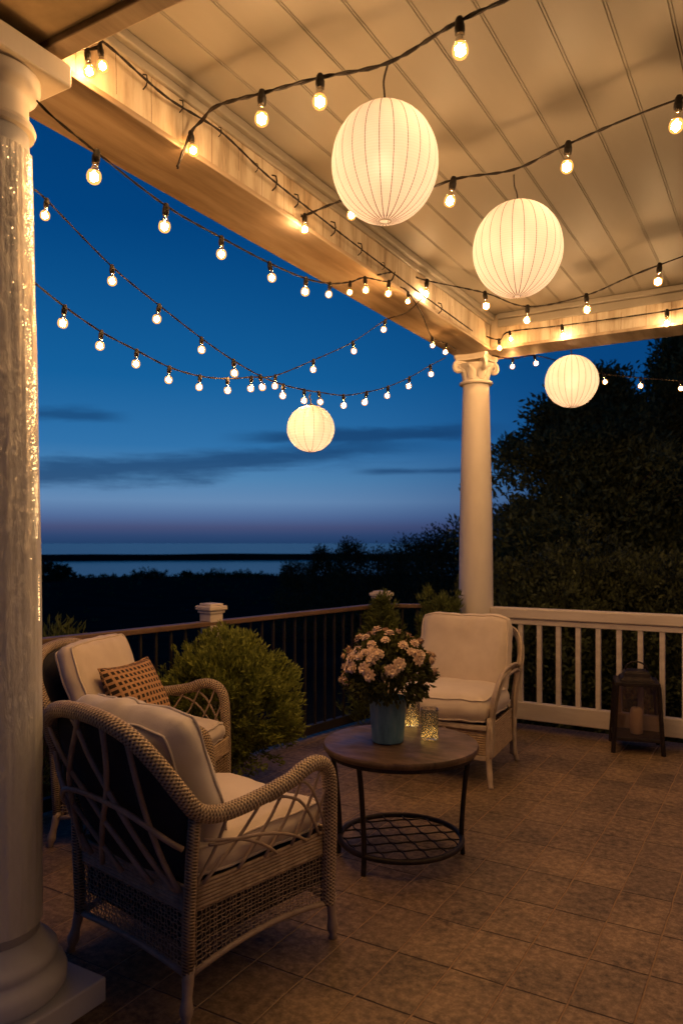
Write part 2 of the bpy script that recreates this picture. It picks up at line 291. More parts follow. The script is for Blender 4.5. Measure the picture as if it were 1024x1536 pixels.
# ------------------------------------------------------------------ mesh helpers
class MB:
    def __init__(s): s.v = []; s.f = []; s.uv = []; s.mi = []
    def add(s, vs, fs, uvs=None, mi=0):
        o = len(s.v); s.v += [tuple(p) for p in vs]
        for k, f in enumerate(fs):
            s.f.append(tuple(i + o for i in f)); s.mi.append(mi)
            s.uv.append(uvs[k] if uvs else [(0, 0)] * len(f))
        return s
    def box(s, c, size, mat=None, bev=0, mi=0):
        bm = bmesh.new(); bmesh.ops.create_cube(bm, size=1)
        for v in bm.verts: v.co = V((v.co.x * size[0], v.co.y * size[1], v.co.z * size[2]))
        if bev: bmesh.ops.bevel(bm, geom=bm.edges[:], offset=bev, segments=2, affect='EDGES', profile=.5)
        M = Matrix.Translation(V(c)) @ (mat or Matrix.Identity(4))
        bm.verts.index_update()
        s.add([M @ v.co for v in bm.verts], [[v.index for v in f.verts] for f in bm.faces], None, mi); bm.free(); return s
    def beam(s, a, b, w, h, bev=0, mi=0):            # straight bar from a to b
        a, b = V(a), V(b); d = b - a; q = d.to_track_quat('X', 'Z').to_matrix().to_4x4()
        return s.box((a + b) / 2, (d.length, w, h), q, bev, mi)
    def tube(s, pts, r, n=8, cap=True, mi=0, flat=1.0, wob=None):
        pts = [V(p) for p in pts]; L = len(pts); rs = r if isinstance(r, (list, tuple)) else [r] * L
        vs = []; tan = []
        for i in range(L):
            t = pts[min(i + 1, L - 1)] - pts[max(i - 1, 0)]
            tan.append(t.normalized() if t.length > 1e-9 else V((0, 0, 1)))
        ref = V((0, 0, 1)) if abs(tan[0].z) < .9 else V((1, 0, 0))
        nx = tan[0].cross(ref).normalized(); ul = 0; us = []
        for i in range(L):
            if i: ul += (pts[i] - pts[i - 1]).length
            us.append(ul)
            nx = (nx - tan[i] * nx.dot(tan[i])); nx = nx.normalized() if nx.length > 1e-6 else tan[i].orthogonal().normalized()
            ny = tan[i].cross(nx)
            for k in range(n):
                a = 2 * PI * k / n; rr = rs[i] * (wob(ul, k / n) if wob else 1)
                vs.append(pts[i] + nx * math.cos(a) * rr + ny * math.sin(a) * rr * flat)
        fs = []; uv = []
        for i in range(L - 1):
            for k in range(n):
                k2 = (k + 1) % n
                fs.append((i * n + k, i * n + k2, (i + 1) * n + k2, (i + 1) * n + k))
                uv.append([(us[i], k / n), (us[i], (k + 1) / n), (us[i + 1], (k + 1) / n), (us[i + 1], k / n)])
        if cap:
            fs.append(tuple(range(n - 1, -1, -1))); uv.append([(0, 0)] * n)
            fs.append(tuple((L - 1) * n + k for k in range(n))); uv.append([(us[-1], 0)] * n)
        return s.add(vs, fs, uv, mi)
    def lathe(s, prof, c=(0, 0, 0), n=32, mi=0, axis=None, rad=None):   # prof: (r, z)
        c = V(c); L = len(prof); vs = []; fs = []; uv = []
        for i, (r, z) in enumerate(prof):
            for k in range(n):
                a = 2 * PI * k / n; rr = r * (rad(a, i / (L - 1)) if rad else 1)
                p = V((rr * math.cos(a), rr * math.sin(a), z))
                vs.append(c + (axis @ p if axis else p))
        for i in range(L - 1):
            for k in range(n):
                k2 = (k + 1) % n
                fs.append((i * n + k, i * n + k2, (i + 1) * n + k2, (i + 1) * n + k))
                uv.append([(k / n, i / (L - 1)), ((k + 1) / n, i / (L - 1)), ((k + 1) / n, (i + 1) / (L - 1)), (k / n, (i + 1) / (L - 1))])
        if prof[0][0] > 1e-6: fs.append(tuple(range(n - 1, -1, -1))); uv.append([(0, 0)] * n)
        if prof[-1][0] > 1e-6: fs.append(tuple((L - 1) * n + k for k in range(n))); uv.append([(0, 1)] * n)
        return s.add(vs, fs, uv, mi)
    def ball(s, c, r, sub=2, sc=(1, 1, 1), mi=0, jit=0, seed=0):
        bm = bmesh.new(); bmesh.ops.create_icosphere(bm, subdivisions=sub, radius=1)
        bm.verts.index_update()
        vs = []
        for v in bm.verts:
            k = r * (1 + jit * noise.noise(v.co * 2.3 + V((seed, seed * .7, 0))))
            vs.append(V(c) + V((v.co.x * sc[0], v.co.y * sc[1], v.co.z * sc[2])) * k)
        s.add(vs, [[v.index for v in f.verts] for f in bm.faces], None, mi); bm.free(); return s
    def build(s, name, mats, parent=None, smooth=False, loc=None, rot=None):
        me = bpy.data.meshes.new(name); me.from_pydata(s.v, [], s.f)
        if any(any(u != (0, 0) for u in q) for q in s.uv[:400]) :
            l = me.uv_layers.new(name='UVMap').data; flat = [c for q in s.uv for u in q for c in u]
            l.foreach_set('uv', flat)
        for m in (mats if isinstance(mats, (list, tuple)) else [mats]): me.materials.append(MAT[m] if isinstance(m, str) else m)
        me.polygons.foreach_set('material_index', s.mi)
        if smooth:
            me.polygons.foreach_set('use_smooth', [True] * len(s.f))
        me.update()
        o = bpy.data.objects.new(name, me); COL.objects.link(o)
        if smooth and smooth != 'all':
            try: me.set_sharp_from_angle(angle=math.radians(40))
            except Exception: pass
        if parent: o.parent = parent
        if loc is not None: o.location = loc
        if rot is not None: o.rotation_euler = rot
        return o
def tag(o, label, cat=None, group=None, kind=None):
    if label: o['label'] = label
    if cat: o['category'] = cat
    if group: o['group'] = group
    if kind: o['kind'] = kind
    return o
def thing(name, label, cat, loc=(0, 0, 0), rz=0.0, group=None):
    o = bpy.data.objects.new(name, None); COL.objects.link(o); o.empty_display_size = .1
    o.location = loc; o.rotation_euler = (0, 0, rz)
    return tag(o, label, cat, group)
def structure(o): o['kind'] = 'structure'; return o
def like(o, parent=None, loc=None, scale=None, name=None):       # a copy that shares mesh data
    c = o.copy(); COL.objects.link(c); c.parent = parent
    if loc is not None: c.location = loc
    if scale is not None: c.scale = (scale,) * 3
    return c
def spline(pts, n=8):
    P = [V(p) for p in pts]; out = []
    for i in range(len(P) - 1):
        p0, p1, p2, p3 = P[max(i - 1, 0)], P[i], P[i + 1], P[min(i + 2, len(P) - 1)]
        for k in range(n):
            t = k / n
            out.append(.5 * ((2 * p1) + (p2 - p0) * t + (2 * p0 - 5 * p1 + 4 * p2 - p3) * t * t + (3 * p1 - p0 - 3 * p2 + p3) * t ** 3))
    return out + [P[-1]]
def lerp(a, b, t): return V(a) * (1 - t) + V(b) * t

# ------------------------------------------------------------------ camera, world
cd = bpy.data.cameras.new('camera'); co = bpy.data.objects.new('camera', cd); COL.objects.link(co); SC.camera = co
cd.sensor_fit = 'HORIZONTAL'; cd.sensor_width = 36; cd.lens = 36 * FPX / 1024; cd.shift_y = (HOR - 768) / 1024
cd.clip_start = .05; cd.clip_end = 200000
co.location = (0, 0, EYE); co.rotation_euler = (PI / 2, 0, ANG)
cd.dof.use_dof = True; cd.dof.focus_distance = 3.5; cd.dof.aperture_fstop = 4.5

w = bpy.data.worlds.new('World'); SC.world = w; w.use_nodes = True
nt = w.node_tree; bg = nt.nodes['Background']
tc = nd(nt, 'ShaderNodeTexCoord'); sp = nd(nt, 'ShaderNodeSeparateXYZ', {0: tc.outputs['Generated']})
z = sp.outputs[2]
def lin(r, g, b): return tuple(((c / 255) / 12.92 if c <= 10 else ((c / 255 + .055) / 1.055) ** 2.4) for c in (r, g, b))
zz = mth(nt, 'DIVIDE', mth(nt, 'MAXIMUM', z, 0.0), .7)
left = ramp(nt, zz, [(0, lin(34, 62, 102)), (.014, lin(46, 70, 112)), (.030, lin(70, 80, 120)), (.048, lin(80, 105, 150)), (.078, lin(100, 136, 178)), (.12, lin(80, 132, 178)), (.18, lin(48, 114, 170)), (.30, lin(20, 96, 156)), (.55, lin(2, 68, 128)), (1, lin(0, 44, 96))])
right = ramp(nt, zz, [(0, lin(14, 36, 74)), (.03, lin(30, 52, 98)), (.09, lin(24, 62, 114)), (.2, lin(12, 70, 128)), (.45, lin(2, 62, 118)), (1, lin(0, 42, 92))])
gl = dir2(-.42, 1)                                       # afterglow lies left of the view
dt = nd(nt, 'ShaderNodeVectorMath', {0: tc.outputs['Generated'], 1: tuple(gl)}, operation='DOT_PRODUCT').outputs['Value']
fac = nd(nt, 'ShaderNodeMapRange', {0: dt, 1: .70, 2: .985}, interpolation_type='SMOOTHSTEP').outputs[0]
sky = mixc(nt, fac, right, left)
away = nd(nt, 'ShaderNodeMapRange', {0: dt, 1: -.2, 2: .75, 3: .60, 4: 1.0}, interpolation_type='SMOOTHSTEP').outputs[0]
vm = nd(nt, 'ShaderNodeVectorMath', {0: sky, 'Scale': away}, operation='SCALE').outputs[0]; sky = vm
# streaky dusk clouds: bands at low elevation
ax = nd(nt, 'ShaderNodeVectorMath', {0: tc.outputs['Generated'], 1: tuple(RT)}, operation='DOT_PRODUCT').outputs['Value']
ay = nd(nt, 'ShaderNodeVectorMath', {0: tc.outputs['Generated'], 1: tuple(FW)}, operation='DOT_PRODUCT').outputs['Value']
cmb = nd(nt, 'ShaderNodeCombineXYZ', {0: mth(nt, 'DIVIDE', ax, mth(nt, 'MAXIMUM', ay, .05)), 1: mth(nt, 'DIVIDE', z, mth(nt, 'MAXIMUM', ay, .05)), 2: .37})
az, el = nd(nt, 'ShaderNodeSeparateXYZ', {0: cmb.outputs[0]}).outputs[:2]
cn = nd(nt, 'ShaderNodeTexNoise', {'Vector': nd(nt, 'ShaderNodeMapping', {0: cmb.outputs[0], 'Scale': (4.2, 34, 1)}).outputs[0], 'Scale': 1.0, 'Detail': 10, 'Roughness': .66, 'Distortion': .25}).outputs[0]
def band(ctr, half, slope, a0, a1, soft, amp):
    c_ = mth(nt, 'SUBTRACT', el, mth(nt, 'MULTIPLY_ADD', az, slope, ctr))
    g = mth(nt, 'SUBTRACT', 1.0, mth(nt, 'DIVIDE', mth(nt, 'ABSOLUTE', c_), half))
    m_ = nd(nt, 'ShaderNodeMapRange', {0: az, 1: a0 - soft, 2: a0}, interpolation_type='SMOOTHSTEP').outputs[0]
    m2 = nd(nt, 'ShaderNodeMapRange', {0: az, 1: a1 + soft, 2: a1}, interpolation_type='SMOOTHSTEP').outputs[0]
    raw = mth(nt, 'MULTIPLY_ADD', mth(nt, 'SUBTRACT', cn, .5), 3.0, g)
    r = nd(nt, 'ShaderNodeMapRange', {0: raw, 1: -.05, 2: 1.0}, interpolation_type='SMOOTHSTEP').outputs[0]
    return mth(nt, 'MULTIPLY', mth(nt, 'MULTIPLY', r, amp), mth(nt, 'MULTIPLY', m_, m2))
cl = band(.122, .026, .075, -.75, -.02, .2, .72)
for args in ((.180, .012, .02, -.5, -.37, .06, .5), (.142, .013, .03, -.06, .13, .12, .75), (.095, .006, .01, .06, .16, .06, .7), (.152, .010, -.05, -.42, -.33, .06, .6)):
    cl = mth(nt, 'MAXIMUM', cl, band(*args))
sky = mixc(nt, cl, sky, lin(20, 56, 100))
nt.links.new(sky, bg.inputs[0]); bg.inputs[1].default_value = 1.0
vs = SC.view_settings; SC.display_settings.display_device = 'sRGB'
vs.view_transform = 'Standard'; vs.look = 'None'; vs.exposure = 0; vs.gamma = 1; vs.use_curve_mapping = False
cy = SC.cycles; cy.use_denoising = True; cy.max_bounces = 7; cy.diffuse_bounces = 4; cy.glossy_bounces = 3
cy.transparent_max_bounces = 16; cy.sample_clamp_indirect = 3.0; cy.caustics_reflective = False; cy.caustics_refractive = False
cy.use_light_tree = True

# ------------------------------------------------------------------ setting: ground, sea, floor
def ground_h(x, y):
    p = V((x, y, 0)); r = p.length
    if r < 9: h = -.62
    elif r < 210: t = (r - 9) / 201; h = -.62 - 6.9 * (t ** .75)
    elif r < 240: h = -7.52 - 1.2 * (r - 210) / 30
    elif r < 424: h = -9.2
    elif r < 436: h = -9.2 + 4.5 * (r - 424) / 12
    elif r < 450: h = -4.7
    elif r < 470: h = -4.7 - 5 * (r - 450) / 20
    else: h = -11
    if 12 < r < 210: h += .5 * noise.noise(p * .06) * min(1, r / 60) + .25 * noise.noise(p * .21) * min(1, r / 60)
    if 428 < r < 460: h += .35 * noise.noise(p * .03)
    return h
g = MB(); rads = [0.01, 4, 9, 12, 16, 22, 30, 40, 52, 66, 82, 100, 120, 140, 160, 175, 188, 200, 210, 220, 232, 245, 300, 424, 430, 436, 443, 450, 460, 470, 700, 3000, 70000]
NA = 240
for r in rads:
    for k in range(NA):
        a = 2 * PI * k / NA; x, y = r * math.cos(a), r * math.sin(a); g.v.append((x, y, ground_h(x, y)))
for i in range(len(rads) - 1):
    for k in range(NA):
        g.f.append((i * NA + k, i * NA + (k + 1) % NA, (i + 1) * NA + (k + 1) % NA, (i + 1) * NA + k)); g.mi.append(0); g.uv.append([(0, 0)] * 4)
structure(g.build('ground', 'ground', smooth='all'))
s = MB(); n = 64
for r in (100, 2000, 70000):
    for k in range(n): a = 2 * PI * k / n; s.v.append((r * math.cos(a), r * math.sin(a), -8.0))
for i in range(2):
    for k in range(n): s.f.append((i * n + k, i * n + (k + 1) % n, (i + 1) * n + (k + 1) % n, (i + 1) * n + k)); s.mi.append(0); s.uv.append([(0, 0)] * 4)
structure(s.build('sea', 'sea'))

P0 = cam(.347, 6.53); P1 = cam(-1.637, 4.14); RD = (P1 - P0).normalized(); P2 = P1 + RD * 1.9
RN = V((-RD.y, RD.x, 0)); RN = RN if RN.x < 0 else -RN          # outward
fl = MB(); q = [P0 + RN * .1 + V((0, .12, 0)), P2 + RN * .1, V((P2.x, -1.2, 0)), V((3.0, -1.2, 0)), V((3.0, 6.16, 0)), V((-2.2, 6.16, 0))]
n = len(q); top = [(p.x, p.y, 0) for p in q]; bot = [(p.x, p.y, -.16) for p in q]
fl.add(top + bot, [tuple(range(n)), tuple(range(2 * n - 1, n - 1, -1))] + [(i, n + i, n + (i + 1) % n, (i + 1) % n) for i in range(n)])
o = structure(fl.build('floor', 'tiles'))
bm = bmesh.new(); bm.from_mesh(o.data); bmesh.ops.recalc_face_normals(bm, faces=bm.faces[:]); bm.to_mesh(o.data); bm.free()

# ceiling of long boards with a double bead at each joint
ZC = 3.34; X0, X1, Y0, Y1 = -2.06, 2.8, -1.0, 5.88
pr = []; x = X0; bw = .19
while x < X1:
    for dx, dz in ((0, 0), (.0015, .004), (.004, .004), (.0055, .0), (.0105, .0), (.012, .0032), (.0145, .0032), (.016, 0)): pr.append((x + dx, ZC + dz))
    x += bw
c = MB(); m_ = len(pr)
c.v = [(a, Y0, b) for a, b in pr] + [(a, Y1, b) for a, b in pr]
for i in range(m_ - 1): c.f.append((i, i + 1, m_ + i + 1, m_ + i)); c.mi.append(0); c.uv.append([(0, 0)] * 4)
e = len(c.v); c.box(((X0 + X1) / 2, (Y0 + Y1) / 2, ZC + .06), (X1 - X0 + .6, Y1 - Y0 + .6, .05))
structure(c.build('ceiling', 'ceiling'))

# ------------------------------------------------------------------ beams
BXI, BXO, BZ = -2.07, -2.37, 3.06
t = thing('porch_beam', 'long cream beam with a stapled lamp cable, running along the left to the far column', 'beam', (0, 0, 0))
b = MB(); b.box(((BXI + BXO) / 2, 3.90, (BZ + .026 + ZC + .02) / 2), (BXI - BXO, 4.54, ZC - BZ - .006), bev=.004); b.build('fascia_board', 'beam_y', t)
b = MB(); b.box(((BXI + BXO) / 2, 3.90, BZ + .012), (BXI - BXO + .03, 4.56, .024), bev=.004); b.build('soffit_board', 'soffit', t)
b = MB(); b.beam((BXI + .022, 1.63, ZC - .022), (BXI + .022, 5.86, ZC - .022), .044, .042, .008); b.beam((BXI + .01, 1.63, ZC - .06), (BXI + .01, 5.86, ZC - .06), .02, .034, .006); b.build('crown_trim', 'ceiling', t)
t = thing('porch_beam', 'cream beam across the far end of the porch, above the white railing', 'beam', (0, 0, 0))
BYI, BYO = 5.86, 6.15
b = MB(); b.box((.312, (BYI + BYO) / 2, (BZ + .026 + ZC + .02) / 2), (4.76, BYO - BYI, ZC - BZ - .006), bev=.004); b.build('fascia_board', 'beam_x', t)
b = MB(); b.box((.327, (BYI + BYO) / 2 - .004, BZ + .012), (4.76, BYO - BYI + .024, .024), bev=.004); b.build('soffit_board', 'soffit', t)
b = MB(); b.beam((-2.0, BYI - .022, ZC - .022), (2.7, BYI - .022, ZC - .022), .044, .042, .008); b.beam((-2.0, BYI - .01, ZC - .075), (2.7, BYI - .01, ZC - .075), .02, .06, .006); b.build('crown_trim', 'ceiling', t)
NCX, NCY = -2.163, 1.487
t = thing('porch_beam', 'near cross beam with dark weathered underside, resting on the wrapped column at top left', 'beam', (0, 0, 0))
b = MB(); b.box((.1, 1.45, (BZ + .04 + ZC) / 2), (4.9, .36, ZC - BZ - .01), bev=.004); b.build('fascia_board', 'beam_x', t)
b = MB()
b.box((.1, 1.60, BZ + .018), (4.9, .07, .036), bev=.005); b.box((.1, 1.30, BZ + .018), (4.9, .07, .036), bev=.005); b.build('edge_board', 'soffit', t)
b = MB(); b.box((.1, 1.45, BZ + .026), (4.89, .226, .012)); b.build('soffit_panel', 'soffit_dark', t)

t = thing('unseen_house_wall', 'unseen pale clapboard house wall on the right, added to block sky light', 'wall', (2.85, 2.4, 0))  # out of view, added to keep blue sky light off the porch
b = MB(); b.box((.06, 0, 1.68), (.10, 7.0, 3.36)); 
for k in range(22): b.box((-.004, 0, .09 + k * .15), (.03, 7.0, .143), Matrix.Rotation(.06, 4, 'Y'))
b.build('clapboards', 'rail_paint', t)
# ------------------------------------------------------------------ columns
def column_shaft(r0, r1, z0, z1, n=48):
    p = []
    for i in range(25):
        u = i / 24; p.append((r0 + (r1 - r0) * (u ** 1.7) + .004 * math.sin(PI * u), z0 + (z1 - z0) * u))
    return MB().lathe(p, n=n)
def base_mesh(r, zp):
    prof = [(r * 1.50, zp), (r * 1.62, zp + .022), (r * 1.64, zp + .05), (r * 1.56, zp + .078), (r * 1.40, zp + .088), (r * 1.38, zp + .098), (r * 1.42, zp + .105),
            (r * 1.43, zp + .125), (r * 1.34, zp + .14), (r * 1.20, zp + .147), (r * 1.16, zp + .162), (r * 1.10, zp + .168), (r * 1.02, zp + .19)]
    return MB().lathe(prof, n=56)
t = thing('column', 'big white near column at the left edge, wrapped in crinkled sparkling sheer film', 'column', (NCX, NCY, 0), 0)
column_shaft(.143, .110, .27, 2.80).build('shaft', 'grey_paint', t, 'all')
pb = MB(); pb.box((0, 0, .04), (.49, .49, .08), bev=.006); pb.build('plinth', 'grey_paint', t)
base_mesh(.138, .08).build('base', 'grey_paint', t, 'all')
cp = MB().lathe([(.108, 2.795), (.126, 2.80), (.131, 2.813), (.126, 2.827), (.110, 2.833), (.109, 2.90), (.114, 2.915), (.136, 2.93), (.145, 2.95), (.145, 2.972), (.11, 2.975)], n=56)
cp.build('capital', 'white_paint', t, True)
MB().box((0, 0, 3.012), (.34, .34, .072), bev=.006).build('abacus', 'white_paint', t)
# sheer wrap: wrinkled sleeve around the upper shaft
wr = MB(); NZ, NA2 = 200, 120
for i in range(NZ + 1):
    u = i / NZ; zz_ = .30 + 2.44 * u; uu = (zz_ - .27) / 2.53
    r0 = .143 - .033 * (uu ** 1.7) + .004 * math.sin(PI * uu)
    for k in range(NA2):
        a = 2 * PI * k / NA2
        f_ = noise.noise(V((math.cos(a) * 9, math.sin(a) * 9, zz_ * 1.1))) + .6 * noise.noise(V((math.cos(a) * 22, math.sin(a) * 22, zz_ * 2.6)))
        rr = r0 + .0055 + .0042 * f_
        wr.v.append((rr * math.cos(a), rr * math.sin(a), zz_))
for i in range(NZ):
    for k in range(NA2):
        wr.f.append((i * NA2 + k, i * NA2 + (k + 1) % NA2, (i + 1) * NA2 + (k + 1) % NA2, (i + 1) * NA2 + k)); wr.mi.append(0); wr.uv.append([(0, 0)] * 4)
wr.build('sheer_wrap', 'sheer', t, 'all')
fm = MB(); rn = random.Random(19); ar = math.atan2(RT.y, RT.x)        # glowing specks added as the wrap's sparkle highlights, on its porch side
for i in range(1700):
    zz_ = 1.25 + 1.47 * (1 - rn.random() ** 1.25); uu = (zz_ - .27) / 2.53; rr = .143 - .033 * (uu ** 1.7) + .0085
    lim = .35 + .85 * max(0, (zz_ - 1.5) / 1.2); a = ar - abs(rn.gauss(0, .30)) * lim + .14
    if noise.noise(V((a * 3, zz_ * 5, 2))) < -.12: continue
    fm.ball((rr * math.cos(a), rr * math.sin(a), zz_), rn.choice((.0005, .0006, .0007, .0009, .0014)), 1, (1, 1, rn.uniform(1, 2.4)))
fm.build('sparkle_specks', 'sparkle_glow', t)['kind'] = 'stuff'
FCX, FCY = -2.235, 5.985
t = thing('column', 'slender white far column with scrolled capital at the corner of the porch', 'column', (FCX, FCY, 0), 0)
column_shaft(.143, .108, .27, 2.83).build('shaft', 'white_paint', t, 'all')
pb = MB(); pb.box((0, 0, .04), (.46, .46, .08), bev=.006); pb.build('plinth', 'white_paint', t)
base_mesh(.138, .08).build('base', 'white_paint', t, 'all')
cp = MB().lathe([(.108, 2.815), (.134, 2.82), (.139, 2.83), (.134, 2.842), (.110, 2.848), (.110, 2.90), (.122, 2.94), (.142, 2.965), (.15, 2.985), (.11, 2.99)], n=48)
for k in range(4):                                   # concave-sided abacus
    pass
ab = []
for k in range(4):
    a0 = PI / 4 + k * PI / 2
    for tt in range(7):
        u = tt / 6; p = lerp(V((math.cos(a0), math.sin(a0), 0)) * .205, V((math.cos(a0 + PI / 2), math.sin(a0 + PI / 2), 0)) * .205, .06 + u * .88)
        ab.append(p * (1 - .14 * math.sin(PI * u)))
nn = len(ab)
for zl, zh, sc_ in ((3.012, 3.03, .95), (3.03, 3.0585, 1.0)):
    cp.add([(p.x * sc_, p.y * sc_, zl) for p in ab] + [(p.x * sc_, p.y * sc_, zh) for p in ab], [tuple(range(nn - 1, -1, -1)), tuple(range(nn, 2 * nn))] + [(i, (i + 1) % nn, nn + (i + 1) % nn, nn + i) for i in range(nn)])
cap = cp.build('capital', 'white_paint', t, True)
for k in range(4):                                   # corner scrolls
    a = PI / 4 + k * PI / 2; d = V((math.cos(a), math.sin(a), 0)); pts = []; rs = []
    for i in range(34):
        u = i / 33; th = PI * .5 - u * 4.2 * PI; rr = .046 * (1 - .86 * u)
        pts.append(d * (.158 + rr * math.cos(th) * .9) + UP * (2.962 + rr * math.sin(th))); rs.append(.017 * (1 - .45 * u))
    MB().tube([d * .09 + UP * 3.006, d * .125 + UP * 3.008] + pts, [.012, .016] + rs, 8).build('volute', 'white_paint', cap, 'all')
for k in range(8):                                   # leaves under the scrolls
    a = k * PI / 4; d = V((math.cos(a), math.sin(a), 0)); sd = V((-d.y, d.x, 0)); lf = MB(); rows = []
    for i in range(9):
        u = i / 8; rad = .113 + .02 * u + .04 * max(0, u - .55) ** 1.2 * 2; zz_ = 2.85 + .125 * u - .05 * max(0, u - .75)
        wd = .040 * math.sin(PI * (.18 + .8 * u)) + .003
        for j in range(5): lf.v.append(d * (rad - .012 * ((j - 2) / 2) ** 2) + sd * wd * (j - 2) / 2 + UP * (zz_ + .006 * math.sin(j * PI)))
    for i in range(8):
        for j in range(4): lf.f.append((i * 5 + j, i * 5 + j + 1, (i + 1) * 5 + j + 1, (i + 1) * 5 + j)); lf.mi.append(0); lf.uv.append([(0, 0)] * 4)
    lo = lf.build('leaf_ornament', 'white_paint', cap, 'all'); md = lo.modifiers.new('thick', 'SOLIDIFY'); md.thickness = .010

# ------------------------------------------------------------------ railings
t = thing('porch_railing', 'white slatted porch railing to the right of the far column, behind the metal lantern', 'railing', (FCX + .14, 5.99, 0))
xl = 3.6
b = MB(); b.box((xl / 2, 0, .935), (xl, .10, .085), bev=.01); b.build('top_rail', 'rail_paint', t)
b = MB(); b.box((xl / 2, 0, .868), (xl, .055, .045), bev=.006); b.build('sub_rail', 'rail_paint', t)
b = MB(); b.box((xl / 2, 0, .15), (xl, .065, .14), bev=.008); b.build('bottom_rail', 'rail_paint', t)
bal = MB().box((0, 0, .533), (.038, .034, .63), bev=.004).build('baluster', 'rail_paint', t, loc=(.24, 0, 0))
i = 1
while .24 + i * .152 < xl: like(bal, t, (.24 + i * .152, 0, 0)); i += 1

def rail_run(t, a, b_, posts, skip=.0, sp=.115):
    a, b_ = V(a), V(b_)
    MB().beam(a + UP * .962, b_ + UP * .962, .075, .034, .006).build('top_rail', 'brown_rail', t)
    MB().beam(a + UP * .06, b_ + UP * .06, .05, .07, .004).build('bottom_rail', 'dark_wood', t)
    L = (b_ - a).length; k = 0; first = None; ang = math.atan2((b_ - a).y, (b_ - a).x); n_ = int(L / sp)
    for k in range(1, n_):
        p = lerp(a, b_, k / n_)
        if first is None: first = MB().box((0, 0, .52), (.016, .016, .85)).build('baluster', 'dark_wood', t, loc=p, rot=(0, 0, ang))
        else: like(first, t, p)
def rail_post(t, p, ang, zt, matn):
    po = MB().box((0, 0, (zt - .03) / 2), (.11, .11, zt - .03), bev=.004).build('post', matn, t, loc=p, rot=(0, 0, ang))
    cpx = MB().box((0, 0, zt - .022), (.155, .155, .03), bev=.007); cpx.box((0, 0, zt - .047), (.13, .13, .02), bev=.004); cpx.box((0, 0, zt), (.115, .115, .016), bev=.005)
    cpx.build('post_cap', 'rail_paint', po)
ra = math.atan2(RD.y, RD.x)
t = thing('deck_railing', 'dark railing with a brown handrail along the left edge of the deck, behind the shrub', 'railing', (0, 0, 0))
rail_run(t, P0 + RD * .06, P2, [])
rail_post(t, cam(-.862, 5.07) + RN * .02, ra, 1.087, 'rail_paint')
t = thing('deck_railing', 'short dark railing between the lit corner post and the far column', 'railing', (0, 0, 0))
rail_run(t, P0 + V((.06, .01, 0)), V((FCX - .14, FCY + .04, 0)), [])
rail_post(t, P0, ra, 1.08, 'rail_paint')

# ------------------------------------------------------------------ cushions
def cushion(w, d, th, seed, wrinkle=.006, crown=.45):
    m = MB(); n = 30; K = {}
    def pos(i, j, top):
        x, y = -1 + 2 * i / n, -1 + 2 * j / n
        pf = (max(0, 1 - x ** 4) * max(0, 1 - y ** 4)) ** .5
        X, Y = x * w / 2, y * d / 2
        cr = 1 - .05 * (abs(x) * abs(y)) ** 6
        zz_ = th / 2 * ((1 - crown) + crown * pf) * (1 if top else -1)
        p = V((X * cr, Y * cr, zz_))
        nv = noise.noise(V((X * 5 + seed, Y * 5, seed * 1.3))) + .5 * noise.noise(V((X * 14, Y * 9 + seed, seed)))
        edge = max(abs(x), abs(y)) ** 3
        fold = -abs(noise.noise(V((X * 7 + seed * 2, Y * 3.2 + X * 3, seed * .5)))) + .18
        p.z += wrinkle * (nv * (1.3 if top else 1) * (.5 + edge) + 2.2 * fold * (.35 + edge))
        p += V((noise.noise(V((Y * 8, seed, 1))), noise.noise(V((X * 8, seed, 2))), 0)) * wrinkle * edge
        return p
    for top in (1, 0):
        vs_ = [pos(i, j, top) for i in range(n + 1) for j in range(n + 1)]
        fs = []; uv = []
        for i in range(n):
            for j in range(n):
                q_ = (i * (n + 1) + j, (i + 1) * (n + 1) + j, (i + 1) * (n + 1) + j + 1, i * (n + 1) + j + 1)
                fs.append(q_ if top else q_[::-1]); u4 = [(i / n, j / n), ((i + 1) / n, j / n), ((i + 1) / n, (j + 1) / n), (i / n, (j + 1) / n)]; uv.append(u4 if top else u4[::-1])
        m.add(vs_, fs, uv)
    per = [(i, 0) for i in range(n)] + [(n, j) for j in range(n)] + [(n - i, n) for i in range(n)] + [(0, n - j) for j in range(n)]
    S = 6; vs_ = []
    for k in range(S + 1):
        for (i, j) in per:
            a, b_ = pos(i, j, 1), pos(i, j, 0); p = lerp(b_, a, k / S); out = V((p.x / w, p.y / d, 0))
            ax_ = V((1 if i == n else -1 if i == 0 else 0, 1 if j == n else -1 if j == 0 else 0, 0)).normalized()
            p += ax_ * (.14 * th * math.sin(PI * k / S) + wrinkle * .8 * noise.noise(p * 16 + V((seed, 0, 0))) * math.sin(PI * k / S)); vs_.append(p)
    L = len(per); fs = [(k * L + q_, k * L + (q_ + 1) % L, (k + 1) * L + (q_ + 1) % L, (k + 1) * L + q_) for k in range(S) for q_ in range(L)]
    m.add(vs_, fs)
    pipe = []
    for top in (1, 0):
        pts = [pos(i, j, top) for (i, j) in per]; c0 = V((0, 0, 0))
        pts = [p + V((p.x / w, p.y / d, 0)) * .008 for p in pts]; pipe.append(pts + [pts[0], pts[1]])
    return m, pipe
def add_cushion(name, label, M, w, d, th, seed, mat, group, wrinkle=.006, crown=.45):
    m, pipe = cushion(w, d, th, seed, wrinkle, crown)
    o = m.build(name, mat, None, 'all'); o.matrix_world = M; tag(o, label, 'cushion', group)
    p = MB(); p.tube(pipe[0], .0052, 6, False); p.tube(pipe[1], .0052, 6, False); p.build('piping', mat, o, 'all')
    return o
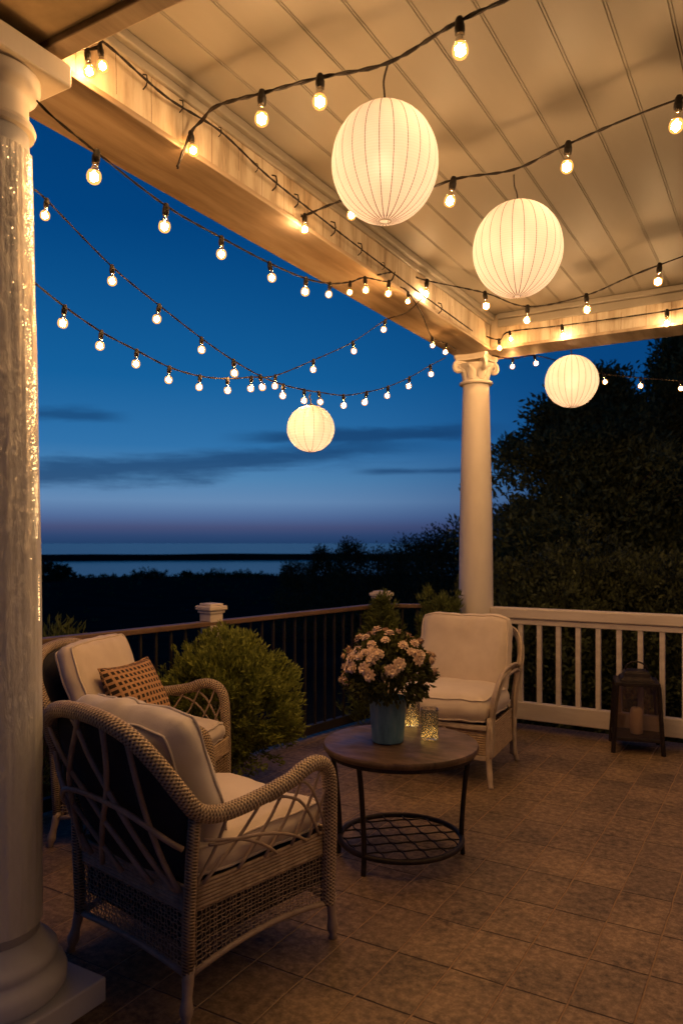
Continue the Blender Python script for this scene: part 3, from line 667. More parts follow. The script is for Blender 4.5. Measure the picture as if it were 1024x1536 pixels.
def add_pillow(label, M, w, th, seed, mat, back):
    m = MB(); n = 26
    for top in (1, 0):
        vs_ = []
        for i in range(n + 1):
            for j in range(n + 1):
                x, y = -1 + 2 * i / n, -1 + 2 * j / n
                px_ = x * (1 - .09 * (1 - y * y) * abs(x)); py_ = y * (1 - .09 * (1 - x * x) * abs(y))
                h = (max(0, 1 - x * x) * max(0, 1 - y * y)) ** .42 * th / 2 + .002
                h *= 1 + .12 * noise.noise(V((x * 2 + seed, y * 2, 0)))
                vs_.append((px_ * w / 2, py_ * w / 2, h if top else -h))
        fs = []; uv = []
        for i in range(n):
            for j in range(n):
                q_ = (i * (n + 1) + j, (i + 1) * (n + 1) + j, (i + 1) * (n + 1) + j + 1, i * (n + 1) + j + 1)
                fs.append(q_ if top else q_[::-1]); u4 = [(i / n, j / n), ((i + 1) / n, j / n), ((i + 1) / n, (j + 1) / n), (i / n, (j + 1) / n)]; uv.append(u4 if top else u4[::-1])
        m.add(vs_, fs, uv)
    o = m.build('throw_pillow', mat, None, 'all'); o.matrix_world = M; tag(o, label, 'pillow')
    e = .5 * w; pts = []
    for a, b_ in (((-1, -1), (1, -1)), ((1, -1), (1, 1)), ((1, 1), (-1, 1)), ((-1, 1), (-1, -1))):
        for k in range(12):
            u = k / 12; x, y = a[0] + (b_[0] - a[0]) * u, a[1] + (b_[1] - a[1]) * u
            pts.append(V((x * (1 - .09 * (1 - y * y) * abs(x)) * e, y * (1 - .09 * (1 - x * x) * abs(y)) * e, 0)))
    MB().tube(pts + pts[:2], .005, 6, False).build('piping', back, o, 'all')
    return o

# ------------------------------------------------------------------ wicker chairs
def woven(m, bl, br, tl, tr, arch, sp_u, sp_v, seed, r=.0032):
    rnd = random.Random(seed); bl, br, tl, tr = V(bl), V(br), V(tl), V(tr)
    nrm = (br - bl).cross(tl - bl).normalized()
    def P(u, v):
        a = lerp(bl, br, u) + UP * arch * 4 * u * (1 - u); b_ = lerp(tl, tr, u); return lerp(a, b_, v)
    W = (br - bl).length; H = (tl - bl).length; nu = int(W / sp_u); nv = int(H / sp_v)
    for i in range(1, nu):
        ph = i % 2; pts = []; ju = (rnd.random() - .5) * .5 / nu
        for j in range(nv * 2 + 1):
            s_ = (1 if (j + 2 * ph) % 4 < 2 else -1) * .0017; pts.append(P(i / nu + ju, j / (nv * 2)) + nrm * s_ + (br - bl).normalized() * (rnd.random() - .5) * .003)
        m.tube(pts, r, 4, False)
    for j in range(nv):
        pts = []; jv = (rnd.random() - .5) * .4 / nv
        for i in range(nu * 2 + 1):
            s_ = (1 if (i + 2 * (j % 2)) % 4 < 2 else -1) * .0017; pts.append(P(i / (nu * 2), min(1, max(0, (j + .5) / nv + jv))) - nrm * s_ + UP * (rnd.random() - .5) * .003)
        m.tube(pts, r * .9, 4, False)
RAIL = [(0, -.50, .955), (.13, -.497, .945), (.24, -.475, .905), (.315, -.43, .825), (.352, -.375, .735), (.362, -.315, .665), (.364, -.22, .637), (.366, -.08, .643),
        (.368, .08, .668), (.368, .15, .692), (.365, .215, .700), (.360, .275, .676), (.355, .308, .61), (.348, .318, .48), (.338, .324, .30), (.330, .326, .14)]
def rail_at(u):                                        # u 0..1 crest centre -> arm end
    P = spline(RAIL, 8); i = u * (len(P) - 1); k = int(i); return lerp(P[k], P[min(k + 1, len(P) - 1)], i - k)
def mir(p, sx): return V((p[0] * sx, p[1], p[2]))
def turned_leg(m, top, foot):
    a, b_ = V(top), V(foot); pts = [lerp(a, b_, u) for u in (0, .25, .5, .62, .72, .80, .90, 1)]
    m.tube(pts, [.021, .019, .016, .018, .022, .021, .014, .017], 10)
def wicker_chair(loc, rz, label, strand):
    t = thing('wicker_armchair', label, 'armchair', loc, rz, 'wicker armchairs around the table')
    half = spline(RAIL, 8); full = [mir(p, -1) for p in reversed(half)][:-1] + half
    wob = lambda u, v: 1 + .05 * math.sin(u * 2 * PI * 30 + v * 12) * math.sin(v * 2 * PI * 6)
    full = spline([full[i] for i in range(0, len(full), 2)] + ([full[-1]] if len(full) % 2 == 0 else []), 3)
    MB().tube(full, .0285, 18, True, 0).build('arm_rail', 'wicker', t, 'all')
    for sx in (1, -1):
        m = MB(); m.tube([mir(p, sx) for p in ((.315, -.318, .14), (.325, -.322, .34), (.340, -.322, .52), (.350, -.318, .655))], .021, 12); m.build('rear_post', 'wicker_dim', t, 'all')
        m = MB(); turned_leg(m, mir((.330, .345, .17), sx), mir((.335, .350, 0), sx)); m.build('leg', 'reed', t, 'all')
        m = MB(); turned_leg(m, mir((.315, -.315, .17), sx), mir((.338, -.345, 0), sx)); m.build('leg', 'reed', t, 'all')
    ZB, ZT = .143, .335
    C = [(.315, -.318), (.330, .345), (-.330, .345), (-.315, -.318)]
    for k in range(4):
        a, b_ = C[k], C[(k + 1) % 4]; ai, bi = V((*a, 0)), V((*b_, 0)); d = (bi - ai).normalized(); ai += d * .018; bi -= d * .018
        m = MB(); arch = .034 if k != 3 else .015
        woven(m, ai + UP * ZB, bi + UP * ZB, ai + UP * ZT, bi + UP * ZT, arch, .0165, .0150, k + 3, .0020)
        m.build('woven_panel', strand, t, 'all')
        m = MB(); pts = [lerp(ai, bi, u) + UP * (ZB - .004 + arch * 4 * u * (1 - u)) for u in [i / 14 for i in range(15)]]
        m.tube(pts, .011, 8); m.build('apron_edge', 'reed', t, 'all')
        m = MB()
        for q_ in range(7):
            pts = [lerp(ai, bi, u / 10) + UP * (ZT + .004 + q_ * .0122 + .0015 * noise.noise(V((u, q_ * 3.1, k)))) + V((noise.noise(V((u * .7, q_, 1))), noise.noise(V((u * .7, q_, 5))), 0)) * .0035 for u in range(11)]
            m.tube(pts, .0072, 6)
        m.build('seat_rail', strand, t, 'all')
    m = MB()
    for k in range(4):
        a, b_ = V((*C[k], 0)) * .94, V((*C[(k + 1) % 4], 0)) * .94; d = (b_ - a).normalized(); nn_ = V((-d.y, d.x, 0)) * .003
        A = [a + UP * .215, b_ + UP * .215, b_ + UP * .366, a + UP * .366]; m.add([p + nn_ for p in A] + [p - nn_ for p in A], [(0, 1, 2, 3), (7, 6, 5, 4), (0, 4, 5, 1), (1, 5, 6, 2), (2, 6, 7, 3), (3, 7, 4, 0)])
    m.build('seat_shade_panel', 'dark_cloth', t)  # dark sheets added to paint the shade inside the woven base
    # seat deck under the cushion
    MB().box((0, .01, .375), (.60, .62, .02)).build('seat_deck', 'dark_wood', t)
    # dark cloth sheet behind the reeds of the back
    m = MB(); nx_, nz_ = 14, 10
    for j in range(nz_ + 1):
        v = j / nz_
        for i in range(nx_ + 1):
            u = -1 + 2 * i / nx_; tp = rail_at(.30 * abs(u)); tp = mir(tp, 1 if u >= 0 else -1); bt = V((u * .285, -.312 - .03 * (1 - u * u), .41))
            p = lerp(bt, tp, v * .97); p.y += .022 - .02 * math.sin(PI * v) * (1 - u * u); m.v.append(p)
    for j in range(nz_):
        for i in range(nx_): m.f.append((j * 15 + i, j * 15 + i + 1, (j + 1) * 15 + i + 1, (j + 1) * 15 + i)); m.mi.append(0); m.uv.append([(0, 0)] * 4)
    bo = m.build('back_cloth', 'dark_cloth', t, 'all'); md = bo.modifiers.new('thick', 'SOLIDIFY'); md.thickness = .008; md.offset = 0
    # reeds of the back: crossing curves plus one hoop
    def back_pt(u, v):                                  # u -1..1 across, v 0..1 up
        tp = mir(rail_at(.30 * abs(u)), 1 if u >= 0 else -1); bt = V((u * .29, -.325 - .035 * (1 - u * u), .40)); p = lerp(bt, tp, v); p.y -= .022 * math.sin(PI * v) * (1 - .5 * u * u) + .008; return p
    for (u0, u1, bow) in ((.10, -.95, -.12), (.62, -.55, -.14), (.96, -.12, -.12), (1.0, .42, -.05), (-.30, .22, .22), (-.62, -.98, -.03), (-.78, -.80, .06), (-.90, .0, .1)):
        pts = []
        for i in range(15):
            v = i / 14; u = u0 + (u1 - u0) * v + bow * math.sin(PI * v); u = max(-1, min(1, u)); pts.append(back_pt(u, v * .99) - V((0, .004 * (1 if u1 > u0 else 0), 0)))
        MB().tube(pts, .0095, 7).build('reed', 'reed', t, 'all')
    MB().tube([back_pt(-1.06 + 2.12 * i / 20, .50 + .05 * (-1 + i / 10) ** 2 * (1 if i > 10 else .4)) - V((0, .010, 0)) for i in range(21)], .0095, 7).build('reed', 'reed', t, 'all')
    for sx in (1, -1):                                  # side lattice
        def side(y, v):
            best = min(spline(RAIL[5:13], 6), key=lambda p: abs(p.y - y)); zt = best.z - .02
            return V((sx * (.322 + .035 * v + .006), y, .415 + (zt - .415) * v))
        for (y0, y1, b0) in ((-.30, -.20, 0), (-.27, -.05, 0), (-.12, .06, 0), (.0, .16, 0), (.13, .25, 0), (.22, .30, 0)):
            MB().tube([side(y0 + (y1 - y0) * i / 9 + .012 * math.sin(PI * i / 9), i / 9) for i in range(10)], .0058, 6).build('reed', 'reed', t, 'all')
        for (y0, y1, v0) in ((.20, -.27, .62), (.27, -.02, .97), (.31, .10, .97), (.05, -.29, .70)):
            pts = []
            for i in range(12):
                u = i / 11; v = v0 * math.sin(u * PI / 2) ** .9; p = side(y0 + (y1 - y0) * u, v); p.x += sx * .010; pts.append(p)
            MB().tube(pts, .0058, 6).build('reed', 'reed', t, 'all')
    return t
def MW(t, loc, rx=0, ry=0, rz=0):
    bpy.context.view_layer.update()
    return t.matrix_world @ (Matrix.Translation(V(loc)) @ Matrix.Rotation(rz, 4, 'Z') @ Matrix.Rotation(ry, 4, 'Y') @ Matrix.Rotation(rx, 4, 'X'))
def heading(cx_, cy_):                                   # rotation that turns local +Y to that viewing direction
    d = dir2(cx_, cy_); return math.atan2(-d.x, d.y)
CG = 'cushions on the wicker armchairs'
c1 = wicker_chair(cam(-.515, 2.815), heading(.65, .76), 'brown wicker armchair in the foreground seen from behind, with dark cloth behind its crossed reeds', 'strand')
add_cushion('seat_cushion', 'cream seat cushion in the foreground armchair, behind its side lattice', MW(c1, (0, .025, .468)), .60, .60, .155, 3, 'cushion', CG)
add_cushion('back_cushion', 'greyish back cushion of the foreground armchair, rising above its woven rail', MW(c1, (-.03, -.238, .690), math.radians(109)), .60, .48, .23, 9, 'cushion_grey', CG, .011)
c2 = wicker_chair(cam(-1.035, 3.98), heading(1, -.20), 'wicker armchair facing right beside the green shrub, holding a patterned pillow', 'strand_pale')
add_cushion('seat_cushion', 'cream seat cushion in the armchair beside the shrub', MW(c2, (0, .04, .468)), .60, .58, .165, 21, 'cushion', CG)
add_cushion('back_cushion', 'cream back cushion of the armchair by the shrub, leaning behind the patterned pillow', MW(c2, (0, -.235, .745), math.radians(109)), .56, .47, .17, 27, 'cushion', CG, .008)
add_pillow('brown checked throw pillow leaning on the back of the armchair beside the shrub', MW(c2, (.03, -.02, .675), math.radians(116), 0, math.radians(-8)), .43, .17, 5, 'plaid', 'plaid')

# pale reed armchair behind the table
def reed_chair(loc, rz, label):
    t = thing('wicker_armchair', label, 'armchair', loc, rz, 'wicker armchairs around the table')
    bw_ = .35
    def bundle(path, name, n=4, gap=.017, r=.0095, tw=.0):
        P = spline(path, 7); m = MB()
        for k in range(n):
            off = (k - (n - 1) / 2) * gap; pts = []
            for i, p in enumerate(P):
                tn = (P[min(i + 1, len(P) - 1)] - P[max(i - 1, 0)]).normalized(); sd = tn.cross(V((1, 0, 0)))
                sd = sd.normalized() if sd.length > .2 else V((0, 0, 1))
                pts.append(p + sd * off * (1 - .55 * abs(2 * i / (len(P) - 1) - 1) ** 3) + V((.013 * (k % 3 - 1), 0, 0)))
            m.tube(pts, r, 7)
        m.build(name, 'white_wicker', t, 'all')
    for sx in (1, -1):
        bundle([mir(p, sx) for p in ((.20, -.49, .90), (.29, -.47, .88), (.352, -.42, .82), (.372, -.37, .72), (.366, -.33, .62), (.345, -.31, .46), (.335, -.30, .25), (.335, -.31, .05))], 'back_loop', 5, .02)
        bundle([mir(p, sx) for p in ((.364, -.33, .63), (.372, -.20, .665), (.378, -.02, .67), (.382, .14, .655), (.380, .24, .60), (.362, .275, .50), (.345, .268, .40), (.350, .29, .30), (.345, .30, .18))], 'arm_loop', 5, .017)
        m = MB(); m.tube(spline([mir(p, sx) for p in ((.335, -.31, .30), (.335, -.315, .12), (.355, -.345, 0))], 5), [.022] * 6 + [.019] * 4 + [.017], 8); m.build('leg', 'white_wicker', t, 'all')
        m = MB(); m.tube(spline([mir(p, sx) for p in ((.345, .295, .42), (.340, .30, .18), (.355, .325, .06), (.37, .35, 0))], 5), [.021] * 6 + [.019] * 5 + [.016] * 5, 8); m.build('leg', 'white_wicker', t, 'all')
    MB().tube(spline([(-.21, -.49, .90), (-.1, -.505, .925), (.1, -.505, .925), (.21, -.49, .90)], 6), .026, 10).build('crest_rail', 'wicker_dim', t, 'all')
    m = MB()
    for k in range(9):
        x = -.24 + k * .06; m.tube([(x, -.33, .40), (x, -.44, .70), (x * .95, -.495, .905)], .007, 6)
    m.build('back_reeds', 'white_wicker', t, 'all')
    C = [(.335, -.30), (.345, .30), (-.345, .30), (-.335, -.30)]
    for k in range(4):
        ai, bi = V((*C[k], 0)), V((*C[(k + 1) % 4], 0)); d = (bi - ai).normalized(); ai += d * .02; bi -= d * .02; m = MB()
        for q_ in range(15):
            m.tube([lerp(ai, bi, u / 10) + UP * (.165 + q_ * .0145) + V((noise.noise(V((u * .7, q_, 2))), noise.noise(V((u * .7, q_, 8))), 0)) * .004 for u in range(11)], .0078, 5)
        m.build('woven_panel', 'strand_pale', t, 'all')
    MB().box((0, 0, .375), (.62, .56, .02)).build('seat_deck', 'dark_wood', t)
    m = MB(); m.beam((-.33, .318, .36), (.33, .318, .36), .02, .03, .006); m.beam((-.33, .318, .175), (.33, .318, .175), .02, .03, .006); m.build('front_rail', 'white_wicker', t)
    m = MB()
    for a, b_ in (((-.30, .322, .19), (-.05, .322, .345)), ((.05, .322, .19), (.30, .322, .345)), ((.335, .335, .20), (.21, .325, .345))): m.tube([a, lerp(a, b_, .5) + V((0, .012, 0)), b_], .006, 6)
    m.build('front_brace', 'white_wicker', t, 'all')
    return t
c3 = reed_chair(cam(.74, 5.06), heading(-.455, -.89), 'pale reed armchair with looped arms, between the round table and the far column')
add_cushion('seat_cushion', 'cream seat cushion of the pale reed armchair, behind the glass jars', MW(c3, (0, .045, .47)), .64, .58, .20, 33, 'cushion', CG, .007, .35)
add_cushion('back_cushion', 'upright cream back cushion of the pale reed armchair behind the flowers', MW(c3, (0, -.28, .735), math.radians(104)), .62, .50, .17, 41, 'cushion', CG, .008)

# ------------------------------------------------------------------ coffee table and what stands on it
TP = cam(.285, 3.63); ZT = .545
t = thing('coffee_table', 'round coffee table with worn wooden top on thin black iron legs', 'table', TP)
MB().lathe([(.0, ZT - .034), (.355, ZT - .034), (.366, ZT - .031), (.371, ZT - .022), (.372, ZT - .009), (.368, ZT - .002), (.360, ZT), (.0, ZT)], n=72).build('tabletop', 'table', t, True)
MB().lathe([(.340, ZT - .052), (.352, ZT - .052), (.352, ZT - .0345), (.340, ZT - .0345), (.340, ZT - .052)], n=64).build('apron_ring', 'dark_iron', t)
lv = cam(-.19, -.14) ; a0 = math.atan2(lv.y, lv.x)
for k, (lx, ly) in enumerate(((-1, .08), (-.62, -.78), (1, .02))):
    d0 = dir2(lx, ly); a = math.atan2(d0.y, d0.x); d = V((math.cos(a), math.sin(a), 0))
    MB().tube(spline([d * .335 + UP * (ZT - .036), d * .315 + UP * .38, d * .298 + UP * .2, d * .294 + UP * .09, d * .30 + UP * .0], 5), .0125, 8).build('leg', 'dark_iron', t, 'all')
MB().tube([V((.292 * math.cos(2 * PI * i / 64), .292 * math.sin(2 * PI * i / 64), .085)) for i in range(66)], .0135, 8, False).build('foot_ring', 'dark_iron', t, 'all')
m = MB(); R_ = .285
for k in range(-6, 7):                                 # wavy wire lattice that meets in knots
    for s_ in (1,):
        pts = []
        for i in range(81):
            x = -R_ + 2 * R_ * i / 80; y = k * .062 + .0285 * math.cos(x * PI / .075 + (0 if k % 2 == 0 else PI))
            if x * x + y * y < R_ * R_: pts.append((x, y, .085))
            elif len(pts) > 1: m.tube(pts, .0042, 5); pts = []
            else: pts = []
        if len(pts) > 1: m.tube(pts, .0042, 5)
m.build('wire_lattice', 'dark_iron', t, 'all')
t.rotation_euler = (0, 0, 0)

FP = TP + cam(-.062, -.005); bz = ZT + .002
t = thing('potted_plant', 'blue zinc pot of peach flowers on the round table', 'plant', (FP.x, FP.y, bz), .5)
pot = MB().lathe([(0, 0), (.070, 0), (.076, .006), (.078, .04), (.084, .12), (.090, .195), (.096, .203), (.096, .212), (.089, .214), (.084, .205), (.080, .15), (0, .15)], n=40, rad=lambda a, u: 1 + .012 * math.sin(a * 8) + .006 * math.sin(a * 3))
pot.build('pot', 'blue_zinc', t, True)
MB().lathe([(0, .1525), (.078, .1525), (.0785, .165), (.0, .172)], n=24).build('soil', 'soil', t)
dl = cam(-1, .25).normalized(); lo = Matrix.Rotation(-.5, 3, 'Z') @ dl
ear = MB(); sdv = V((-lo.y, lo.x, 0)); ring = []
for i in range(15):
    u = -1.1 + 2.2 * i / 14; ring.append(lo * (.072 + .068 * math.cos(u)) + sdv * .062 * math.sin(u) + UP * .222)
ear.tube(ring, .017, 8, True, flat=1.5); ear.build('handle', 'blue_zinc', t, 'all')
rnd = random.Random(4)
def leaf_cloud(m, c, axis, n, spread, ln, wd, rnd, up=.2, flat=1.0, wild=.6):
    c = V(c); axis = V(axis)
    for _ in range(n):
        d = V((rnd.gauss(0, 1), rnd.gauss(0, 1), rnd.gauss(0, 1)))
        d = d.normalized() * rnd.random() ** .45 * 1.5; p = c + V((d.x, d.y, d.z * flat)) * spread * .5
        g_ = (axis * 1.2 + V((rnd.gauss(0, wild), rnd.gauss(0, wild), rnd.gauss(0, wild))) + UP * up)
        g_ = g_.normalized() if g_.length > 1e-3 else UP.copy()
        sd = g_.cross(V((rnd.gauss(0, 1), rnd.gauss(0, 1), rnd.gauss(0, 1)))); sd = sd.normalized() if sd.length > 1e-3 else V((1, 0, 0))
        L = ln * rnd.uniform(.6, 1.3); W = wd * rnd.uniform(.7, 1.2); nn_ = g_.cross(sd)
        m.add([p, p + g_ * L * .5 + sd * W * .5 + nn_ * L * .05, p + g_ * L, p + g_ * L * .5 - sd * W * .5 + nn_ * L * .05], [(0, 1, 2, 3)])
fo = MB(); cc = V((.0, 0, .335)); cc += lo * -.005
for i in range(560):
    d = V((rnd.gauss(0, 1), rnd.gauss(0, 1), rnd.gauss(.18, 1))).normalized(); rr = rnd.uniform(.55, 1) ** .5
    if d.z < -.75: continue
    p = cc + V((d.x * .200, d.y * .200, d.z * (.165 if d.z > 0 else .17))) * rr * (1 + .12 * noise.noise(d * 2.5))
    leaf_cloud(fo, p, d, 9, .035, .032, .017, rnd, 0)
for i in range(26):
    a = rnd.uniform(0, 2 * PI); fo.tube([(0, 0, .16), (math.cos(a) * .06, math.sin(a) * .06, .25), (math.cos(a) * .15, math.sin(a) * .15, .36)], .003, 4)
fo.build('foliage', 'mum_leaf', t)
def blossom_mesh(seed):
    m = MB(); rn = random.Random(seed)
    m.ball((0, 0, .001), .0135, 2, (1, 1, .9), 0, .55, seed)
    for ringi, (n_, r_, tz, L) in enumerate(((5, .009, .008, .010), (7, .012, .003, .011), (8, .014, -.003, .010))):
        for k in range(n_):
            a = 2 * PI * k / n_ + ringi * .4 + rn.uniform(-.2, .2); d = V((math.cos(a), math.sin(a), 0)); sd = V((-d.y, d.x, 0)); h = L * rn.uniform(.8, 1.15)
            b0 = d * r_ * .45 + UP * (tz - .006); b1 = d * r_ + UP * (tz + h * (.5 - .2 * ringi)); b2 = d * (r_ + .006 + .004 * ringi) + UP * (tz + h * (.75 - .4 * ringi))
            m.add([b0 - sd * .004, b0 + sd * .004, b1 + sd * .0085, b1 - sd * .0085, b2 + sd * .004, b2 - sd * .004], [(0, 1, 2, 3), (3, 2, 4, 5)])
    return m
protos = []
lookd = Matrix.Rotation(-.5, 3, 'Z') @ V((-FW.x, -FW.y, 0)); leftd = Matrix.Rotation(-.5, 3, 'Z') @ V((-RT.x, -RT.y, 0))
cnt = 0
while cnt < 100:
    d = V((rnd.gauss(0, 1), rnd.gauss(0, 1), rnd.gauss(.35, 1))).normalized()
    if d.z < -.45: continue
    wl = .34 + .6 * max(0, d.dot(leftd)) + .85 * max(0, d.z) ** 1.5
    if rnd.random() > wl: continue
    p = cc + V((d.x * .222, d.y * .228, d.z * (.188 if d.z > 0 else .18))) * (1 + .12 * noise.noise(d * 2.5)) * rnd.uniform(.95, 1.05)
    k = cnt % 5
    if len(protos) <= k: b = blossom_mesh(k).build('blossom', 'petal', t, 'all'); protos.append(b)
    else: b = like(protos[k], t)
    b.location = p; b.rotation_euler = d.to_track_quat('Z', 'Y').to_euler(); b.scale = (rnd.uniform(.78, 1.15),) * 3; cnt += 1

def jar(px, pyb, d, r, h, label, bright, sq):
    p = at(px, pyb, d); t = thing('glass_jar', label, 'jar', (p.x, p.y, ZT + .001), ANG, 'glass jars of fairy lights on the table')
    pr = [(0, .0), (r * .86, .0), (r * .97, .004), (r, .014), (r, h - .004), (r * .985, h), (r * .945, h), (r * .95, .016), (0, .009)]
    sqf = (lambda a, u: 1 / max(abs(math.cos(a)), abs(math.sin(a))) ** .45) if sq else None
    MB().lathe(pr, n=40, rad=sqf).build('glass', 'jar_glass', t, 'all')
    m = MB(); rn = random.Random(int(px)); gl_ = MB()
    def put(p_, sc_=1): (m if rn.random() < bright else gl_).ball(p_, rn.uniform(.0011, .0023) * sc_, 1)
    for i in range(190):
        a = rn.uniform(0, 2 * PI); rr = r * .88 * math.sqrt(rn.random()); put((rr * math.cos(a), rr * math.sin(a), .013 + rn.random() ** 2 * h * .30))
    for i in range(70):
        u = rn.random(); a = rn.uniform(0, 2 * PI); rr = r * .8 * math.sqrt(rn.random()) * (1 - .5 * u); put((rr * math.cos(a), rr * math.sin(a), .02 + u * h * .75), .8)
    for i in range(22):
        a = rn.uniform(0, 2 * PI); put((r * .85 * math.cos(a), r * .85 * math.sin(a), rn.uniform(.2, .85) * h), .7)
    m.build('fairy_lights', 'fairy', t)['kind'] = 'stuff'; gl_.build('gold_glitter', 'fairy_dim', t)['kind'] = 'stuff'
    wv = []
    for i in range(60):
        u = i / 59; wv.append((r * .5 * (1 - .5 * u) * math.cos(u * 26), r * .5 * (1 - .5 * u) * math.sin(u * 26), .02 + u * h * .7))
    MB().tube(wv, .0007, 4).build('wire', 'fairy_dim', t)
jar(644, 1109, 3.665, .043, .150, 'squarish glass jar of glittering lights in front on the round table', .55, True)
jar(616, 1089, 3.93, .047, .148, 'rounder glass jar of golden lights, half behind the blue pot', .6, False)

# ------------------------------------------------------------------ metal lantern with candle
LP = cam(2.15, 5.50); lrz = heading(-.30, -1)
t = thing('candle_lantern', 'tall dark metal lantern with glass sides on the floor by the white railing', 'lantern', LP, lrz)
hw = .155
fr = MB().box((0, 0, .10), (hw * 2 + .02, hw * 2 + .02, .022), bev=.003); fr.build('base_plate', 'dark_iron', t)
for sx in (1, -1):
    for sy in (1, -1):
        MB().beam((sx * (hw + .012), sy * (hw + .012), 0), (sx * hw * .90, sy * hw * .90, .48), .024, .024, .003).build('leg', 'dark_iron', t)
MB().box((0, 0, .49), (.30, .30, .026), bev=.004).build('top_plate', 'dark_iron', t)
rf = MB().lathe([(.165, .504), (.16, .518), (.128, .535), (.122, .56), (.10, .575), (.0, .58)], n=4, axis=Matrix.Rotation(PI / 4, 3, 'Z')); rf.build('roof', 'dark_iron', t)
MB().tube([(.075 * math.cos(PI * i / 14), 0, .575 + .06 * math.sin(PI * i / 14)) for i in range(15)], .006, 8).build('handle', 'dark_iron', t, 'all')
for k in range(4):
    a = k * PI / 2; d = V((math.cos(a), math.sin(a), 0)); sd = V((-d.y, d.x, 0)); m = MB()
    o0, o1 = d * (hw * .99), d * (hw * .90)
    pts = [o0 - sd * hw * .93 + UP * .113, o0 + sd * hw * .93 + UP * .113, o1 + sd * hw * .82 + UP * .476, o1 - sd * hw * .82 + UP * .476]
    m.add(pts + [p - d * .003 for p in pts], [(0, 1, 2, 3), (7, 6, 5, 4), (0, 4, 5, 1), (1, 5, 6, 2), (2, 6, 7, 3), (3, 7, 4, 0)]); m.build('glass_pane', 'lantern_glass', t)
cn_ = MB().lathe([(0, 0), (.040, 0), (.043, .004), (.043, .16), (.041, .17), (.034, .186), (.018, .194), (.0, .190)], n=28, rad=lambda a, u: 1 + .02 * math.sin(3 * a))
co_ = cn_.build('candle', 'wax', None, 'all', loc=(LP.x, LP.y, .1125)); tag(co_, 'unlit cream pillar candle inside the dark metal lantern', 'candle')
MB().tube([(0, 0, .186), (.002, 0, .200), (.004, 0, .206)], .0018, 6).build('wick', 'dark_iron', co_)

# ------------------------------------------------------------------ shrubs and trees
def shrub(label, p, r, h, z0, clumps, per, ln, wd, mat, seed, group, cone=False, name='shrub'):
    rn = random.Random(seed); t = thing(name, label, 'shrub' if 'shrub' in name else 'tree', p, rn.uniform(0, 6), group); m = MB()
    for i in range(clumps):
        u = rn.random() ** .8; d = V((rn.gauss(0, 1), rn.gauss(0, 1), 0)).normalized()
        if cone: rad = r * (1 - u) ** .8 * (.75 + .35 * noise.noise(V((d.x * 1.5, d.y * 1.5, u * 4 + seed)))); zz_ = z0 + u * h; ax_ = (d + UP * .9).normalized()
        else:
            v = V((rn.gauss(0, 1), rn.gauss(0, 1), rn.gauss(.1, 1))).normalized(); lump = 1 + .50 * noise.noise(v * 1.5 + V((seed, 0, 0))) + .28 * noise.noise(v * 4.1 + V((0, seed, 0)))
            ax_ = (v + UP * .45).normalized(); rr = rn.uniform(.45, 1) ** .4 * lump; q_ = V((v.x * r, v.y * r, z0 + h / 2 + v.z * h / 2 * rr)); rad = None
        c_ = d * rad * rn.uniform(.5, 1) ** .5 + UP * zz_ if cone else V((q_.x * rr, q_.y * rr, max(z0, q_.z)))
        leaf_cloud(m, c_, ax_, per, r * .2, ln, wd, rn, .25, 1.0, .6 if ln < .1 and r < .7 else 1.2)
    for k in range(int(clumps / 4)):                     # loose shoots that break the outline
        v = V((rn.gauss(0, 1), rn.gauss(0, 1), rn.gauss(.5, .8))).normalized()
        if cone: v = V((v.x, v.y, .6)); u = rn.random(); b0 = V((v.x * r * (1 - u) ** .8 * .8, v.y * r * (1 - u) ** .8 * .8, z0 + u * h))
        else: b0 = V((v.x * r, v.y * r, z0 + h / 2 + v.z * h / 2)) * .92; b0.z = max(z0, b0.z)
        ax_ = (V((v.x, v.y, v.z)).normalized() + UP * .5).normalized()
        for q_ in range(5): leaf_cloud(m, b0 + ax_ * r * .085 * q_, ax_, max(4, int(per * .22)), r * .085, ln, wd, rn, .2)
    m.build('foliage', mat, t)
    s_ = MB()
    for k in range(5):
        a = 2 * PI * k / 5 + .3; s_.tube([(0, 0, -.05 if p[2] >= 0 else -.02), (math.cos(a) * r * .18, math.sin(a) * r * .18, z0 + h * .25), (math.cos(a) * r * .5, math.sin(a) * r * .5, z0 + h * .62)], [r * .06, r * .045, r * .015], 6)
    s_.build('stem', 'bark', t)
    return t
SG = 'small evergreens by the deck railing'
p = cam(-.73, 4.78); shrub('bushy yellow green shrub on the deck beside the wicker armchair', (p.x, p.y, 0), .385, .80, .08, 540, 52, .040, .013, 'bush', 11, SG)
p = cam(.33, 6.28); shrub('small pointed conifer in front of the lit corner post', (p.x, p.y, 0), .36, .95, .05, 460, 26, .055, .012, 'conifer', 12, SG, True)
p = cam(.80, 6.12); shrub('small rounded evergreen just left of the far column', (p.x, p.y, 0), .19, .85, .22, 320, 20, .055, .010, 'conifer', 13, SG)
p = cam(-2.25, 5.6); shrub('dark green bush outside the railing, just right of the wrapped column', (p.x, p.y, -.6), .62, 1.35, .05, 420, 22, .08, .02, 'conifer', 14, SG)

